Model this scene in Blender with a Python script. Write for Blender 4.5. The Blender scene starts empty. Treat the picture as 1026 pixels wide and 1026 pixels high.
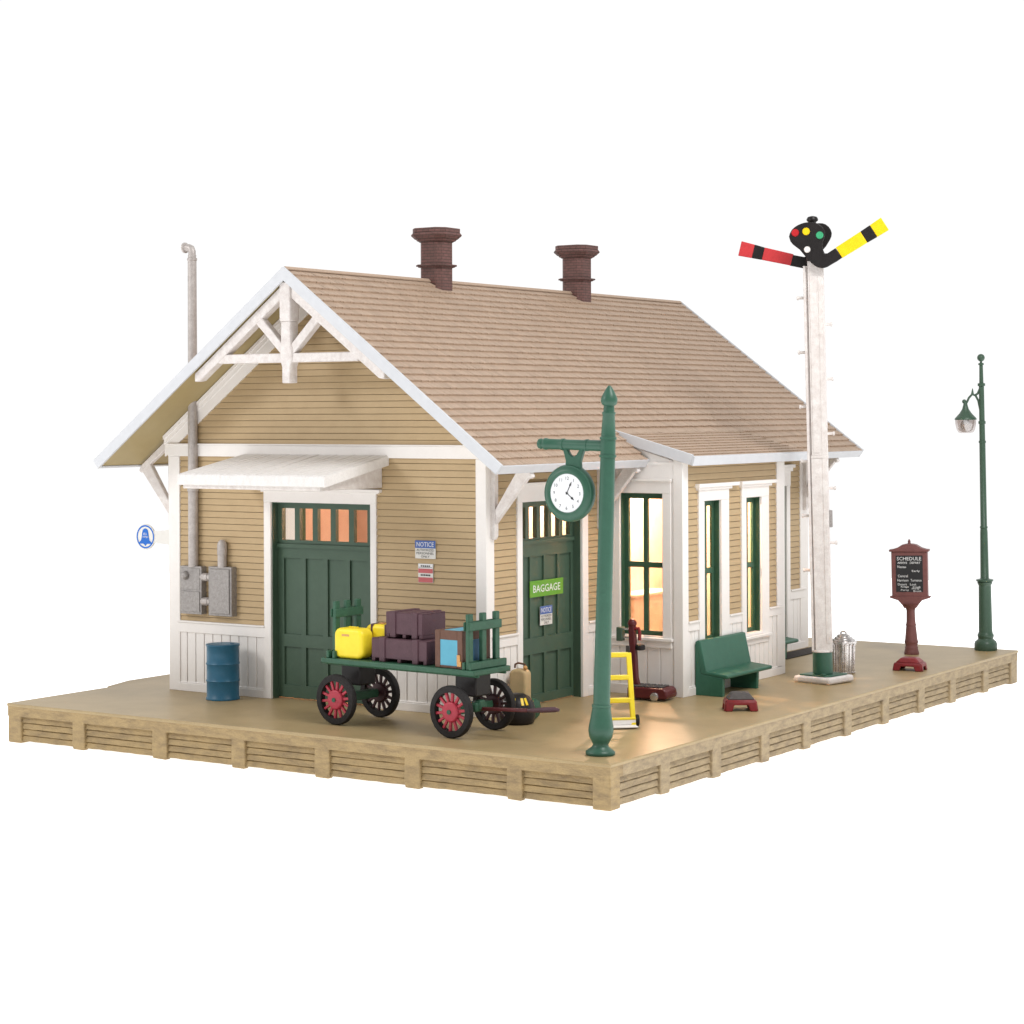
import bpy, bmesh, math, random
from mathutils import Vector, Matrix
random.seed(11)
SC = bpy.context.scene
COL = SC.collection
R = math.radians
PI = math.pi

# ------------------------------------------------------------------ materials
def mat(name, c1, c2=None, scale=6.0, rough=0.5, bump=0.0, bscale=60.0, metal=0.0, spec=0.4, lo=0.35, hi=0.7,
        stretch=None, island=0.0, emit=None, fine=0.0):
    m = bpy.data.materials.new(name); m.use_nodes = True
    nt = m.node_tree; N = nt.nodes; L = nt.links
    b = N['Principled BSDF']
    b.inputs['Roughness'].default_value = rough
    b.inputs['Metallic'].default_value = metal
    b.inputs['Specular IOR Level'].default_value = spec
    tc = N.new('ShaderNodeTexCoord'); mp = N.new('ShaderNodeMapping')
    L.new(tc.outputs['Object'], mp.inputs['Vector'])
    if stretch: mp.inputs['Scale'].default_value = stretch
    c2 = c2 or tuple(x * 0.9 for x in c1)
    nz = N.new('ShaderNodeTexNoise'); nz.inputs['Scale'].default_value = scale
    nz.inputs['Detail'].default_value = 6; nz.inputs['Roughness'].default_value = 0.65
    L.new(mp.outputs['Vector'], nz.inputs['Vector'])
    rp = N.new('ShaderNodeMapRange'); rp.inputs['From Min'].default_value = lo; rp.inputs['From Max'].default_value = hi
    L.new(nz.outputs['Fac'], rp.inputs['Value'])
    mx = N.new('ShaderNodeMix'); mx.data_type = 'RGBA'
    mx.inputs['A'].default_value = (*c1, 1); mx.inputs['B'].default_value = (*c2, 1)
    L.new(rp.outputs['Result'], mx.inputs['Factor'])
    out = mx.outputs['Result']
    if fine:
        n2 = N.new('ShaderNodeTexNoise'); n2.inputs['Scale'].default_value = bscale * 1.3; n2.inputs['Detail'].default_value = 3
        L.new(tc.outputs['Object'], n2.inputs['Vector'])
        r2 = N.new('ShaderNodeMapRange'); r2.inputs['From Min'].default_value = 0.3; r2.inputs['From Max'].default_value = 0.7
        r2.inputs['To Min'].default_value = 1 - fine; r2.inputs['To Max'].default_value = 1 + fine
        L.new(n2.outputs['Fac'], r2.inputs['Value'])
        v = N.new('ShaderNodeVectorMath'); v.operation = 'SCALE'
        L.new(out, v.inputs[0]); L.new(r2.outputs['Result'], v.inputs['Scale']); out = v.outputs['Vector']
    if island:
        g = N.new('ShaderNodeNewGeometry'); r3 = N.new('ShaderNodeMapRange')
        r3.inputs['To Min'].default_value = 1 - island; r3.inputs['To Max'].default_value = 1 + island
        L.new(g.outputs['Random Per Island'], r3.inputs['Value'])
        v = N.new('ShaderNodeVectorMath'); v.operation = 'SCALE'
        L.new(out, v.inputs[0]); L.new(r3.outputs['Result'], v.inputs['Scale']); out = v.outputs['Vector']
    L.new(out, b.inputs['Base Color'])
    if bump:
        nb = N.new('ShaderNodeTexNoise'); nb.inputs['Scale'].default_value = bscale; nb.inputs['Detail'].default_value = 4
        L.new(mp.outputs['Vector'], nb.inputs['Vector'])
        bp = N.new('ShaderNodeBump'); bp.inputs['Strength'].default_value = bump; bp.inputs['Distance'].default_value = 0.01
        L.new(nb.outputs['Fac'], bp.inputs['Height']); L.new(bp.outputs['Normal'], b.inputs['Normal'])
    if emit:
        b.inputs['Emission Color'].default_value = (*emit[0], 1); b.inputs['Emission Strength'].default_value = emit[1]
    return m

M = {}
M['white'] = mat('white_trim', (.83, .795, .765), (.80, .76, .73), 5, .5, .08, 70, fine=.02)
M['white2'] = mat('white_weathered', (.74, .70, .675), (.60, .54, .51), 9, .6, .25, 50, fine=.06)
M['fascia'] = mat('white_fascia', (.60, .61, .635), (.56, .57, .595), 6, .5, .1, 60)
M['siding'] = mat('tan_siding', (.475, .345, .192), (.445, .32, .175), 4, .55, .08, 60, fine=.03)
M['inside'] = mat('interior_plaster', (.72, .60, .53), (.62, .48, .40), 2.2, .7)
M['counter'] = mat('counter_wood', (.76, .68, .60), (.68, .58, .50), 5, .6)
M['soffit'] = mat('ochre_soffit', (.41, .322, .155), (.38, .295, .138), 3, .5)
M['shingle'] = mat('tan_shingle', (.455, .335, .247), (.435, .318, .232), 3, .6, .35, 45, island=.065, fine=.12)
M['brick'] = None
M['awning'] = mat('awning_white', (.74, .715, .695), (.66, .625, .60), 7, .6, .3, 40, stretch=(3,1,1), fine=.05, lo=.45, hi=.8)
M['door'] = mat('dark_green_door', (.062, .108, .072), (.054, .096, .064), 5, .42, .05, 60)
M['green'] = mat('green_paint', (.031, .102, .065), (.026, .088, .056), 7, .38, .08, 60, fine=.05)
M['lampgreen'] = mat('lamp_green', (.050, .095, .062), (.042, .082, .053), 7, .38, .08, 60, fine=.05)
M['bench'] = mat('bench_green', (.030, .125, .080), (.025, .108, .068), 7, .45, .1, 60, fine=.04)
M['cart'] = mat('cart_green', (.029, .102, .057), (.021, .075, .042), 12, .45, .2, 50, fine=.08)
M['sash'] = mat('sash_green', (.040, .105, .060), (.036, .092, .050), 6, .45)
M['deck'] = mat('deck_tan', (.375, .278, .142), (.30, .218, .108), 1.6, .42, .12, 40, lo=.3, hi=.75, fine=.06)
M['plank'] = mat('plank_tan', (.35, .248, .116), (.20, .14, .072), 4, .6, .5, 30, stretch=(1, 1, 3), lo=.42, hi=.72, fine=.06)
M['plank_side'] = mat('plank_grey_tan', (.36, .275, .16), (.195, .145, .09), 5, .65, .5, 30, stretch=(1, 1, 3), lo=.4, hi=.75, fine=.08)
M['steel'] = mat('cast_grey', (.36, .335, .32), (.25, .232, .222), 22, .45, .6, 55, metal=.35, fine=.12)
M['pipe'] = mat('pipe_grey', (.50, .46, .435), (.39, .35, .33), 14, .42, .3, 50, metal=.25, fine=.08)
M['silver'] = mat('silver_metal', (.70, .67, .655), (.42, .39, .375), 16, .24, .3, 40, metal=.85, fine=.1)
M['black'] = mat('black_paint', (.014, .012, .012), (.020, .017, .017), 8, .35, .1, 50, spec=.25)
M['tyre'] = mat('tyre_black', (.016, .014, .014), (.026, .023, .023), 18, .6, .3, 50, spec=.2)
M['darkred'] = mat('wheel_dark', (.065, .02, .025), (.04, .015, .018), 9, .5)
M['red'] = mat('wheel_red', (.43, .032, .058), (.35, .026, .046), 9, .42, .1, 60)
M['maroon'] = mat('maroon_paint', (.115, .016, .018), (.085, .012, .014), 9, .35, .1, 60)
M['stool'] = mat('stool_red', (.235, .019, .023), (.165, .014, .017), 10, .35, .2, 50)
M['greytop'] = mat('rubber_grey', (.085, .075, .072), (.06, .052, .05), 14, .7, .4, 60)
M['signred'] = mat('kiosk_maroon', (.195, .072, .066), (.15, .056, .052), 8, .5, .1, 60, fine=.05)
M['blue'] = mat('barrel_blue', (.020, .120, .205), (.017, .10, .175), 6, .42, .1, 60, fine=.05)
M['crate'] = mat('crate_plum', (.088, .040, .052), (.072, .032, .042), 8, .55, .3, 60, fine=.08)
M['yellow'] = mat('bright_yellow', (.88, .70, .035), (.84, .63, .02), 6, .4, .05, 50)
M['arm_y'] = mat('arm_yellow', (.86, .62, .005), (.82, .52, .0), 14, .4, .2, 50)
M['arm_r'] = mat('arm_red', (.55, .035, .04), (.48, .03, .035), 10, .45, .1, 50)
M['trunkblue'] = mat('trunk_blue', (.10, .37, .50), (.085, .33, .455), 6, .45)
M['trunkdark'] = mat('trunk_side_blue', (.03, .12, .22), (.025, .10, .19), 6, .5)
M['brown'] = mat('trunk_brown', (.135, .062, .038), (.105, .046, .028), 12, .5, .2, 60)
M['brass'] = mat('latch_brass', (.62, .33, .12), (.5, .25, .08), 12, .4)
M['beige'] = mat('case_beige', (.52, .36, .19), (.42, .32, .16), 8, .55, .15, 50)
M['glasspink'] = None
M['dial'] = mat('dial_white', (.80, .81, .83), (.78, .79, .81), 6, .35)
M['ink'] = mat('black_ink', (.02, .02, .022), (.02, .02, .022), 6, .6)
M['inkwhite'] = mat('white_ink', (.80, .80, .80), (.76, .76, .76), 6, .6)
M['signblue'] = mat('sign_blue', (.07, .14, .40), (.06, .12, .36), 6, .5)
M['bellblue'] = mat('bell_blue', (.012, .14, .56), (.01, .125, .50), 6, .4)
M['signgreen'] = mat('sign_green', (.14, .36, .035), (.12, .32, .03), 6, .5)
M['signpink'] = mat('sign_red_faded', (.56, .13, .14), (.50, .11, .12), 6, .5)
M['paper'] = mat('sign_white', (.74, .72, .68), (.70, .68, .64), 9, .5)
M['lensred'] = mat('lens_red', (.50, .02, .025), None, 6, .2)
M['lensyellow'] = mat('lens_yellow', (.86, .60, .01), None, 6, .2)
M['lensgreen'] = mat('lens_green', (.05, .36, .17), None, 6, .2)
M['mat'] = mat('dark_strip_brown', (.025, .019, .016), (.04, .03, .025), 12, .85, .4, 60)

def brick_mat():
    m = bpy.data.materials.new('chimney_brick'); m.use_nodes = True
    nt = m.node_tree; N = nt.nodes; L = nt.links; b = N['Principled BSDF']; b.inputs['Roughness'].default_value = .75
    tc = N.new('ShaderNodeTexCoord')
    sx = N.new('ShaderNodeSeparateXYZ'); L.new(tc.outputs['Object'], sx.inputs[0])
    ad = N.new('ShaderNodeMath'); ad.operation = 'ADD'; L.new(sx.outputs['X'], ad.inputs[0]); L.new(sx.outputs['Y'], ad.inputs[1])
    cb = N.new('ShaderNodeCombineXYZ'); L.new(ad.outputs[0], cb.inputs['X']); L.new(sx.outputs['Z'], cb.inputs['Y'])
    br = N.new('ShaderNodeTexBrick'); L.new(cb.outputs[0], br.inputs['Vector'])
    br.inputs['Scale'].default_value = 1.0; br.inputs['Brick Width'].default_value = .115; br.inputs['Row Height'].default_value = .046
    br.inputs['Mortar Size'].default_value = .005; br.inputs['Mortar Smooth'].default_value = .3
    br.inputs['Color1'].default_value = (.150, .066, .058, 1); br.inputs['Color2'].default_value = (.115, .054, .046, 1)
    br.inputs['Mortar'].default_value = (.060, .038, .031, 1)
    nz = N.new('ShaderNodeTexNoise'); nz.inputs['Scale'].default_value = 14; nz.inputs['Detail'].default_value = 5
    L.new(tc.outputs['Object'], nz.inputs['Vector'])
    mr = N.new('ShaderNodeMapRange'); mr.inputs['To Min'].default_value = .72; mr.inputs['To Max'].default_value = 1.3
    L.new(nz.outputs['Fac'], mr.inputs['Value'])
    v = N.new('ShaderNodeVectorMath'); v.operation = 'SCALE'; L.new(br.outputs['Color'], v.inputs[0]); L.new(mr.outputs['Result'], v.inputs['Scale'])
    L.new(v.outputs['Vector'], b.inputs['Base Color'])
    bp = N.new('ShaderNodeBump'); bp.inputs['Strength'].default_value = .6; bp.inputs['Distance'].default_value = .01; bp.invert = True
    L.new(br.outputs['Fac'], bp.inputs['Height']); L.new(bp.outputs['Normal'], b.inputs['Normal'])
    return m
M['brick'] = brick_mat()

def glass_mat(name, tint, gloss):
    m = bpy.data.materials.new(name); m.use_nodes = True
    nt = m.node_tree; N = nt.nodes; L = nt.links; N.remove(N['Principled BSDF'])
    t = N.new('ShaderNodeBsdfTransparent'); t.inputs['Color'].default_value = (*tint, 1)
    g = N.new('ShaderNodeBsdfGlossy'); g.inputs['Roughness'].default_value = .06
    nz = N.new('ShaderNodeTexNoise'); nz.inputs['Scale'].default_value = 4
    bp = N.new('ShaderNodeBump'); bp.inputs['Strength'].default_value = .05
    L.new(nz.outputs['Fac'], bp.inputs['Height']); L.new(bp.outputs['Normal'], g.inputs['Normal'])
    x = N.new('ShaderNodeMixShader'); x.inputs['Fac'].default_value = gloss
    L.new(t.outputs[0], x.inputs[1]); L.new(g.outputs[0], x.inputs[2]); L.new(x.outputs[0], N['Material Output'].inputs['Surface'])
    return m
M['glass'] = glass_mat('window_glass', (.97, .93, .89), .05)
M['globe'] = glass_mat('lamp_globe', (.72, .66, .64), .25)

# ------------------------------------------------------------------ mesh builder
class MB:
    def __init__(s): s.v = []; s.f = []; s.mi = []
    def add(s, vs, fs, m=0):
        o = len(s.v); s.v += [tuple(p) for p in vs]
        for f in fs: s.f.append(tuple(i + o for i in f)); s.mi.append(m)
    def box(s, x0, x1, y0, y1, z0, z1, m=0):
        x0, x1 = min(x0, x1), max(x0, x1); y0, y1 = min(y0, y1), max(y0, y1); z0, z1 = min(z0, z1), max(z0, z1)
        s.add([(x0,y0,z0),(x1,y0,z0),(x1,y1,z0),(x0,y1,z0),(x0,y0,z1),(x1,y0,z1),(x1,y1,z1),(x0,y1,z1)],
              [(0,3,2,1),(4,5,6,7),(0,1,5,4),(1,2,6,5),(2,3,7,6),(3,0,4,7)], m)
    def prism(s, poly, fn, d0, d1, m=0):
        """poly: 2D outline; fn(a,b,d) -> point; extruded from d0 to d1"""
        n = len(poly)
        s.add([fn(a, b, d0) for a, b in poly] + [fn(a, b, d1) for a, b in poly],
              [tuple(range(n))[::-1], tuple(range(n, 2*n))] + [(i, (i+1) % n, n+(i+1) % n, n+i) for i in range(n)], m)
    def bar(s, p0, p1, w, h, up=(0,0,1), m=0):
        p0 = Vector(p0); p1 = Vector(p1); d = (p1-p0).normalized(); up = Vector(up)
        a = d.cross(up)
        if a.length < 1e-4: a = d.cross(Vector((1,0,0)))
        a.normalize(); b = a.cross(d).normalized(); a *= w/2; b *= h/2
        s.add([p0-a-b, p0+a-b, p0+a+b, p0-a+b, p1-a-b, p1+a-b, p1+a+b, p1-a+b],
              [(0,3,2,1),(4,5,6,7),(0,1,5,4),(1,2,6,5),(2,3,7,6),(3,0,4,7)], m)
    def lathe(s, prof, c=(0,0,0), seg=24, axis='Z', m=0, flute=0.0, nfl=0, yaw=0.0):
        """prof: (radius, height) from bottom to top, closed with caps"""
        vs = []
        for r, z in prof:
            for k in range(seg):
                a = 2*PI*k/seg + yaw
                rr = r*(1 + (flute if nfl and (k*nfl*2//seg) % 2 else 0))
                x, y = rr*math.cos(a), rr*math.sin(a)
                p = {'Z': (x,y,z), 'Y': (x,z,y), 'X': (z,x,y)}[axis]
                vs.append((c[0]+p[0], c[1]+p[1], c[2]+p[2]))
        n = len(prof); fs = []
        for i in range(n-1):
            for k in range(seg):
                k2 = (k+1) % seg
                fs.append((i*seg+k, i*seg+k2, (i+1)*seg+k2, (i+1)*seg+k))
        fs.append(tuple(range(seg))[::-1]); fs.append(tuple((n-1)*seg+k for k in range(seg)))
        s.add(vs, fs, m)
    def tube(s, pts, r, seg=10, m=0):
        pts = [Vector(p) for p in pts]; n = len(pts)
        rs = r if isinstance(r, (list, tuple)) else [r]*n
        vs = []; ref = None
        for i, p in enumerate(pts):
            t = (pts[min(i+1, n-1)] - pts[max(i-1, 0)]).normalized()
            if ref is None: ref = Vector((0,0,1)) if abs(t.z) < .9 else Vector((1,0,0))
            a = t.cross(ref).normalized(); b = a.cross(t).normalized(); ref = b
            for k in range(seg):
                q = 2*PI*k/seg
                vs.append(p + (a*math.cos(q) + b*math.sin(q))*rs[i])
        fs = [(i*seg+k, i*seg+(k+1) % seg, (i+1)*seg+(k+1) % seg, (i+1)*seg+k) for i in range(n-1) for k in range(seg)]
        fs.append(tuple(range(seg))[::-1]); fs.append(tuple((n-1)*seg+k for k in range(seg)))
        s.add(vs, fs, m)
    def ball(s, c, r, seg=14, sc=(1,1,1), m=0):
        prof = [(max(r*math.sin(PI*i/8), r*.02), -r*math.cos(PI*i/8)) for i in range(9)]
        o = len(s.v); s.lathe(prof, (0,0,0), seg, 'Z', m)
        for i in range(o, len(s.v)):
            v = s.v[i]; s.v[i] = (c[0]+v[0]*sc[0], c[1]+v[1]*sc[1], c[2]+v[2]*sc[2])
    def rbox(s, x0, x1, y0, y1, z0, z1, rad, seg=4, m=0):
        """box with rounded corners seen along Y (XZ outline rounded)"""
        pl = []
        for cx, cz, a0 in ((x1-rad, z1-rad, 0), (x0+rad, z1-rad, 90), (x0+rad, z0+rad, 180), (x1-rad, z0+rad, 270)):
            for i in range(seg+1):
                a = R(a0 + 90*i/seg); pl.append((cx+rad*math.cos(a), cz+rad*math.sin(a)))
        s.prism(pl, lambda a, b, d: (a, d, b), y0, y1, m)
    def text(s, body, fn, w=None, h=None, m=0, thick=0.0):
        """flat lettering; fn(a,b) -> point, centred on (0,0), scaled to width w or cap height h"""
        vs, fs = text_mesh(body)
        x0 = min(v[0] for v in vs); x1 = max(v[0] for v in vs); y0 = min(v[1] for v in vs); y1 = max(v[1] for v in vs)
        sy = h/(y1-y0) if h else w/(x1-x0); sx = w/(x1-x0) if w else sy
        s.add([fn((x-(x0+x1)/2)*sx, (y-(y0+y1)/2)*sy) for x, y in vs], fs, m)
    def build(s, name, mats, parent=None, bevel=0.0, smooth=None, org=(0,0,0), seg=2):
        me = bpy.data.meshes.new(name)
        o3 = Vector(org)
        me.from_pydata([Vector(v)-o3 for v in s.v], [], s.f)
        mats = mats if isinstance(mats, list) else [mats]
        for m in mats: me.materials.append(m)
        me.polygons.foreach_set('material_index', s.mi)
        bm = bmesh.new(); bm.from_mesh(me); bmesh.ops.recalc_face_normals(bm, faces=bm.faces); bm.to_mesh(me); bm.free()
        ob = bpy.data.objects.new(name, me); COL.objects.link(ob)
        if parent is not None: ob.parent = parent
        if smooth:
            me.shade_smooth(); me.set_sharp_from_angle(angle=R(smooth))
        if bevel:
            b = ob.modifiers.new('bevel', 'BEVEL'); b.width = bevel; b.segments = seg; b.limit_method = 'ANGLE'; b.angle_limit = R(35)
            b.use_clamp_overlap = True
            if not smooth: me.shade_smooth(); me.set_sharp_from_angle(angle=R(30))
        return ob

_tc = {}
def text_mesh(body):
    if body not in _tc:
        cu = bpy.data.curves.new('t', 'FONT'); cu.body = body; cu.resolution_u = 2
        ob = bpy.data.objects.new('t', cu); COL.objects.link(ob)
        dg = bpy.context.evaluated_depsgraph_get(); dg.update()
        me = bpy.data.meshes.new_from_object(ob.evaluated_get(dg))
        _tc[body] = ([(v.co.x, v.co.y) for v in me.vertices], [tuple(p.vertices) for p in me.polygons])
        bpy.data.objects.remove(ob); bpy.data.curves.remove(cu); bpy.data.meshes.remove(me)
    return _tc[body]

def tag(o, label, cat, group=None):
    o['label'] = label; o['category'] = cat
    if group: o['group'] = group
    return o
def thing(name, label, cat, loc=(0,0,0), rot=(0,0,0), group=None):
    o = bpy.data.objects.new(name, None); COL.objects.link(o); o.location = loc; o.rotation_euler = rot
    o.empty_display_size = .2
    return tag(o, label, cat, group)
def lean(roll):
    """tilt in the vertical plane that runs across the view (positive leans to the right)"""
    return Matrix.Rotation(roll, 3, Vector((-.5467, .8373, 0))).to_euler()
def copy_tree(o, loc, label, rotz=None):
    c = o.copy(); COL.objects.link(c); c.location = loc; c['label'] = label
    if rotz is not None: c.rotation_euler.z = rotz
    for ch in o.children:
        d = ch.copy(); COL.objects.link(d); d.parent = c
        for g in ch.children:
            e = g.copy(); COL.objects.link(e); e.parent = d
    return c

# ------------------------------------------------------------------ main dimensions
xl, xr, yg, yf = -8.995, -3.322, 2.350, 12.444
xm = -6.1735
bx, by0, by1 = -2.030, 5.520, 8.836
zE, zR, xE = 3.443, 6.179, 3.641
SL = (zR - zE)/xE
TH = math.atan(SL); ct, st = math.cos(TH), math.sin(TH)
ry0, ry1 = 1.543, 13.161
PL, PW, PH = 13.84, 10.0, .56
def roof_z(x): return zR - SL*abs(x - xm)

# ------------------------------------------------------------------ ground (white sheet, glow added so it stays pure white without shadows)
g = MB(); g.add([(-30,-26,-PH-.004),(20,-26,-PH-.004),(20,34,-PH-.004),(-30,34,-PH-.004)], [(0,1,2,3)])
gm = bpy.data.materials.new('glowing_white_ground'); gm.use_nodes = True
gb = gm.node_tree.nodes['Principled BSDF']; gb.inputs['Base Color'].default_value = (.8,.8,.8,1); gb.inputs['Roughness'].default_value = 1
gb.inputs['Specular IOR Level'].default_value = 0
gb.inputs['Emission Color'].default_value = (1,1,1,1); gb.inputs['Emission Strength'].default_value = 1.0
go = g.build('ground', gm); go['kind'] = 'structure'

# ------------------------------------------------------------------ platform
plat = thing('station_platform', 'tan wooden station platform with plank panels and posts, under the depot', 'platform', (-PW/2, PL/2, -PH))
PO = (-PW/2, PL/2, -PH)
b = MB(); b.box(-PW-.012, .012, -.012, PL+.012, -.045, 0)
deck = b.build('deck', M['deck'], plat, .012, org=PO)
b = MB(); b.box(-PW, 0, 0, .3, -.18, -.045); b.build('rim_beam', M['plank'], plat, org=PO)
b = MB(); b.box(-.3, 0, .302, PL, -.18, -.045); b.build('rim_beam', M['plank_side'], plat, org=PO)
b = MB(); b.box(-PW, -PW+.3, .302, PL-.302, -.18, -.045); b.build('rim_beam', M['plank'], plat, org=PO)
b = MB(); b.box(-PW, -.302, PL-.3, PL, -.18, -.045); b.build('rim_beam', M['plank'], plat, org=PO)
def jag(fn, a0, a1, name, m):
    """four weathered boards between two posts; fn(a, d, z)"""
    b = MB()
    zs = [-.182, -.270, -.358, -.446, -.534]
    n = max(3, int((a1-a0)/.11))
    for i in range(4):
        zt, zb = zs[i]-.001, zs[i+1]+.001
        vs = []; fs = []
        w = [random.uniform(-.002, .002) for _ in range(n+1)]
        wb = [random.uniform(-.003, .003)*(2 if i == 3 else 1) for _ in range(n+1)]
        if i == 3:
            wb = [x*.6 for x in wb]
        dd = [random.uniform(-.004, .004) for _ in range(n+1)]
        for k in range(n+1):
            a = a0 + (a1-a0)*k/n
            vs += [fn(a, .060, zt+w[k]), fn(a, .048+dd[k], zt-.008+w[k]), fn(a, .030+dd[k], zb+.010+wb[k]), fn(a, .060, zb+wb[k]), fn(a, .12, zb+wb[k])]
        for k in range(n):
            for q in range(4): fs.append((k*5+q, k*5+q+1, (k+1)*5+q+1, (k+1)*5+q))
        b.add(vs, fs)
    vs = [fn(a0,.075,-.18), fn(a1,.075,-.18), fn(a1,.075,-.526), fn(a0,.075,-.526)]
    b.add(vs, [(0,1,2,3)])
    return b.build(name, m, plat, org=PO)
fposts = [(-10.0,-9.74),(-8.73,-8.50),(-7.23,-6.97),(-5.82,-5.59),(-4.42,-4.18),(-2.99,-2.75),(-1.46,-1.24),(-.25,0)]
rposts = [(0,.24)] + [(c-.12, c+.12) for c in (1.34,2.70,4.10,5.40,6.78,8.15,9.55,10.87,12.34)] + [(13.52,PL)]
def post_mesh(fn, a0, a1, m, name='post'):
    b = MB(); e = random.uniform(-.006, .006)
    pl = [(a0, -.165), (a1, -.165), (a1+.004, -.45), (a1-.012, -PH+.002), (a0+.012, -PH+.004+abs(e)), (a0-.004, -.45)]
    b.prism(pl, lambda a, z, d: fn(a, d, z), .0015, .10)
    return b.build(name, m, plat, .014, org=PO)
F_front = lambda a, d, z: (a, d, z)
F_right = lambda a, d, z: (-d, a, z)
F_left = lambda a, d, z: (-PW+d, a, z)
F_rear = lambda a, d, z: (a, PL-d, z)
for i, (a0, a1) in enumerate(fposts):
    if 0 < i < len(fposts)-1: post_mesh(F_front, a0, a1, M['plank'])
    if i: jag(F_front, fposts[i-1][1], a0, 'plank_panel', M['plank'])
for i, (a0, a1) in enumerate(rposts):
    if 0 < i < len(rposts)-1: post_mesh(F_right, a0, a1, M['plank_side'])
    if i: jag(F_right, rposts[i-1][1], a0, 'plank_panel', M['plank_side'])
for x0, x1, y0, y1, m in ((-9.9985,-9.74,.0015,.24,'plank'), (-.25,-.0015,.0015,.24,'plank'), (-.25,-.0015,PL-.30,PL-.0015,'plank_side'), (-9.9985,-9.74,PL-.3,PL-.0015,'plank')):
    b = MB(); b.box(x0, x1, y0, y1, -PH+.002, -.165); b.build('corner_post', M[m], plat, .016, org=PO)
for k in range(5):
    a = .24 + (PL-.54)*k/5; jag(F_left, a+(.12 if k else 0), a+(PL-.54)/5-.12, 'plank_panel', M['plank'])
    if k: post_mesh(F_left, a-.12, a+.12, M['plank'])
jag(F_rear, -9.74, -.25, 'plank_panel', M['plank'])
b = MB(); b.prism([(2.45,-.06),(2.9,-.02),(9.0,-.02),(9.0,-PH+.002),(2.45,-PH+.002)], lambda a, z, d: (d, a, z), -10.42, -10.02)
b.build('side_ramp', M['deck'], plat, .01, org=PO)

# ------------------------------------------------------------------ depot building
dep = thing('train_depot', 'tan clapboard railway depot with shingled gable roof and white trim', 'depot', (xm, (yg+yf)/2, 0))
DO = (xm, (yg+yf)/2, 0)
def part(mb, name, m, parent=None, bevel=0.0, smooth=None):
    return mb.build(name, m, parent or dep, bevel, smooth, DO)
FG = lambda u, d, z: (u, yg-d, z)
FT = lambda u, d, z: (xr+d, u, z)
FL_ = lambda u, d, z: (xl-d, u, z)
FB = lambda u, d, z: (u, yf+d, z)
FS = lambda u, d, z: (u, by0-d, z)
FF = lambda u, d, z: (bx+d, u, z)
FS2 = lambda u, d, z: (u, by1+d, z)
def wbox(mb, F, u0, u1, d0, d1, z0, z1, m=0):
    p = F(u0, d0, z0); q = F(u1, d1, z1); mb.box(p[0], q[0], p[1], q[1], p[2], q[2], m)
def cut(u0, u1, ops, z0, z1):
    seg = [(u0, u1)]
    for o in ops:
        if o[2] < z1 - 1e-6 and o[3] > z0 + 1e-6:
            new = []
            for a, b_ in seg:
                if o[1] <= a or o[0] >= b_: new.append((a, b_)); continue
                if o[0] > a: new.append((a, o[0]))
                if o[1] < b_: new.append((o[1], b_))
            seg = new
    return seg
PITCH = .0925
def siding(mb, F, u0, u1, z0, z1, ops=(), lim=None, m=0):
    n = max(1, round((z1-z0)/PITCH)); p = (z1-z0)/n
    for i in range(n):
        z = z0 + i*p; a0, a1 = u0, u1
        if lim:
            a0, a1 = lim(z + p*.5)
            if a1 - a0 < .05: continue
        for s, e in cut(a0, a1, ops, z, z+p):
            k = max(1, int((e-s)/1.2)); j = [random.uniform(-.0015, .0015) for _ in range(k+1)]
            vs = []; fs = []
            for q in range(k+1):
                u = s + (e-s)*q/k
                vs += [F(u, -.014, z), F(u, -.011, z+.009), F(u, .011, z+.009+j[q]), F(u, .012, z+.018+j[q]), F(u, .002, z+p)]
            for q in range(k):
                for w in range(4): fs.append((q*5+w, q*5+w+1, (q+1)*5+w+1, (q+1)*5+w))
            mb.add(vs, fs, m)
def core(mb, F, u0, u1, z0, z1, ops=(), m=1, d0=-.16, d1=-.02):
    zs = sorted({z0, z1, *[min(max(o[2], z0), z1) for o in ops], *[min(max(o[3], z0), z1) for o in ops]})
    for a, b_ in zip(zs, zs[1:]):
        for s, e in cut(u0, u1, ops, a, b_): wbox(mb, F, s, e, d0, d1, a, b_, m)
def wainscot(F, u0, u1, ops, cap0, cap1, base, pitch=.165, name='wainscot'):
    for s, e in cut(u0, u1, ops, 0, cap1):
        mb = MB()
        wbox(mb, F, s, e, -.019, -.006, 0, cap1-.01)
        n = max(1, round((e-s)/pitch)); w = (e-s)/n
        for i in range(n): wbox(mb, F, s+i*w+.007, s+(i+1)*w-.007, -.006, .012, base-.01, cap0+.01)
        wbox(mb, F, s, e, -.005, .034, 0, base-.022); wbox(mb, F, s, e, -.005, .026, base-.022, base)
        wbox(mb, F, s, e, -.005, .030, cap0, cap1-.028); wbox(mb, F, s, e, -.005, .052, cap1-.028, cap1)
        part(mb, name, M['white'], None, .006)

gdoor = (-7.05, -5.25, -1, 2.85); tdoor = (3.225, 4.826, -1, 2.885); wdoor = (10.42, 11.63, -1, 2.85)
lwin = (4.27, 5.36, 1.1, 2.9)
SM = [M['siding'], M['inside']]
zs0 = 1.052
# gable wall
def glim(z):
    h = (zR - .20 - z)/SL; return max(xl+.02, xm-h), min(xr-.02, xm+h)
w = MB(); siding(w, FG, xl+.1, xr-.1, zs0-.03, 3.52, [(-7.10,-5.20,-1,2.9)])
siding(w, FG, xl, xr, 3.66, zR-.25, lim=glim)
core(w, FG, xl+.02, xr-.02, 0, 3.80, [gdoor])
w.prism([(xl+.02, 3.80), (xr-.02, 3.80), (xm, zR-.22)], lambda a, z, d: (a, yg+d, z), .02, .16, 1)
part(w, 'wall', SM)
wainscot(FG, xl+.15, xr-.12, [(-7.17,-5.15,-1,9)], .877, 1.052, .139)
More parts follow.
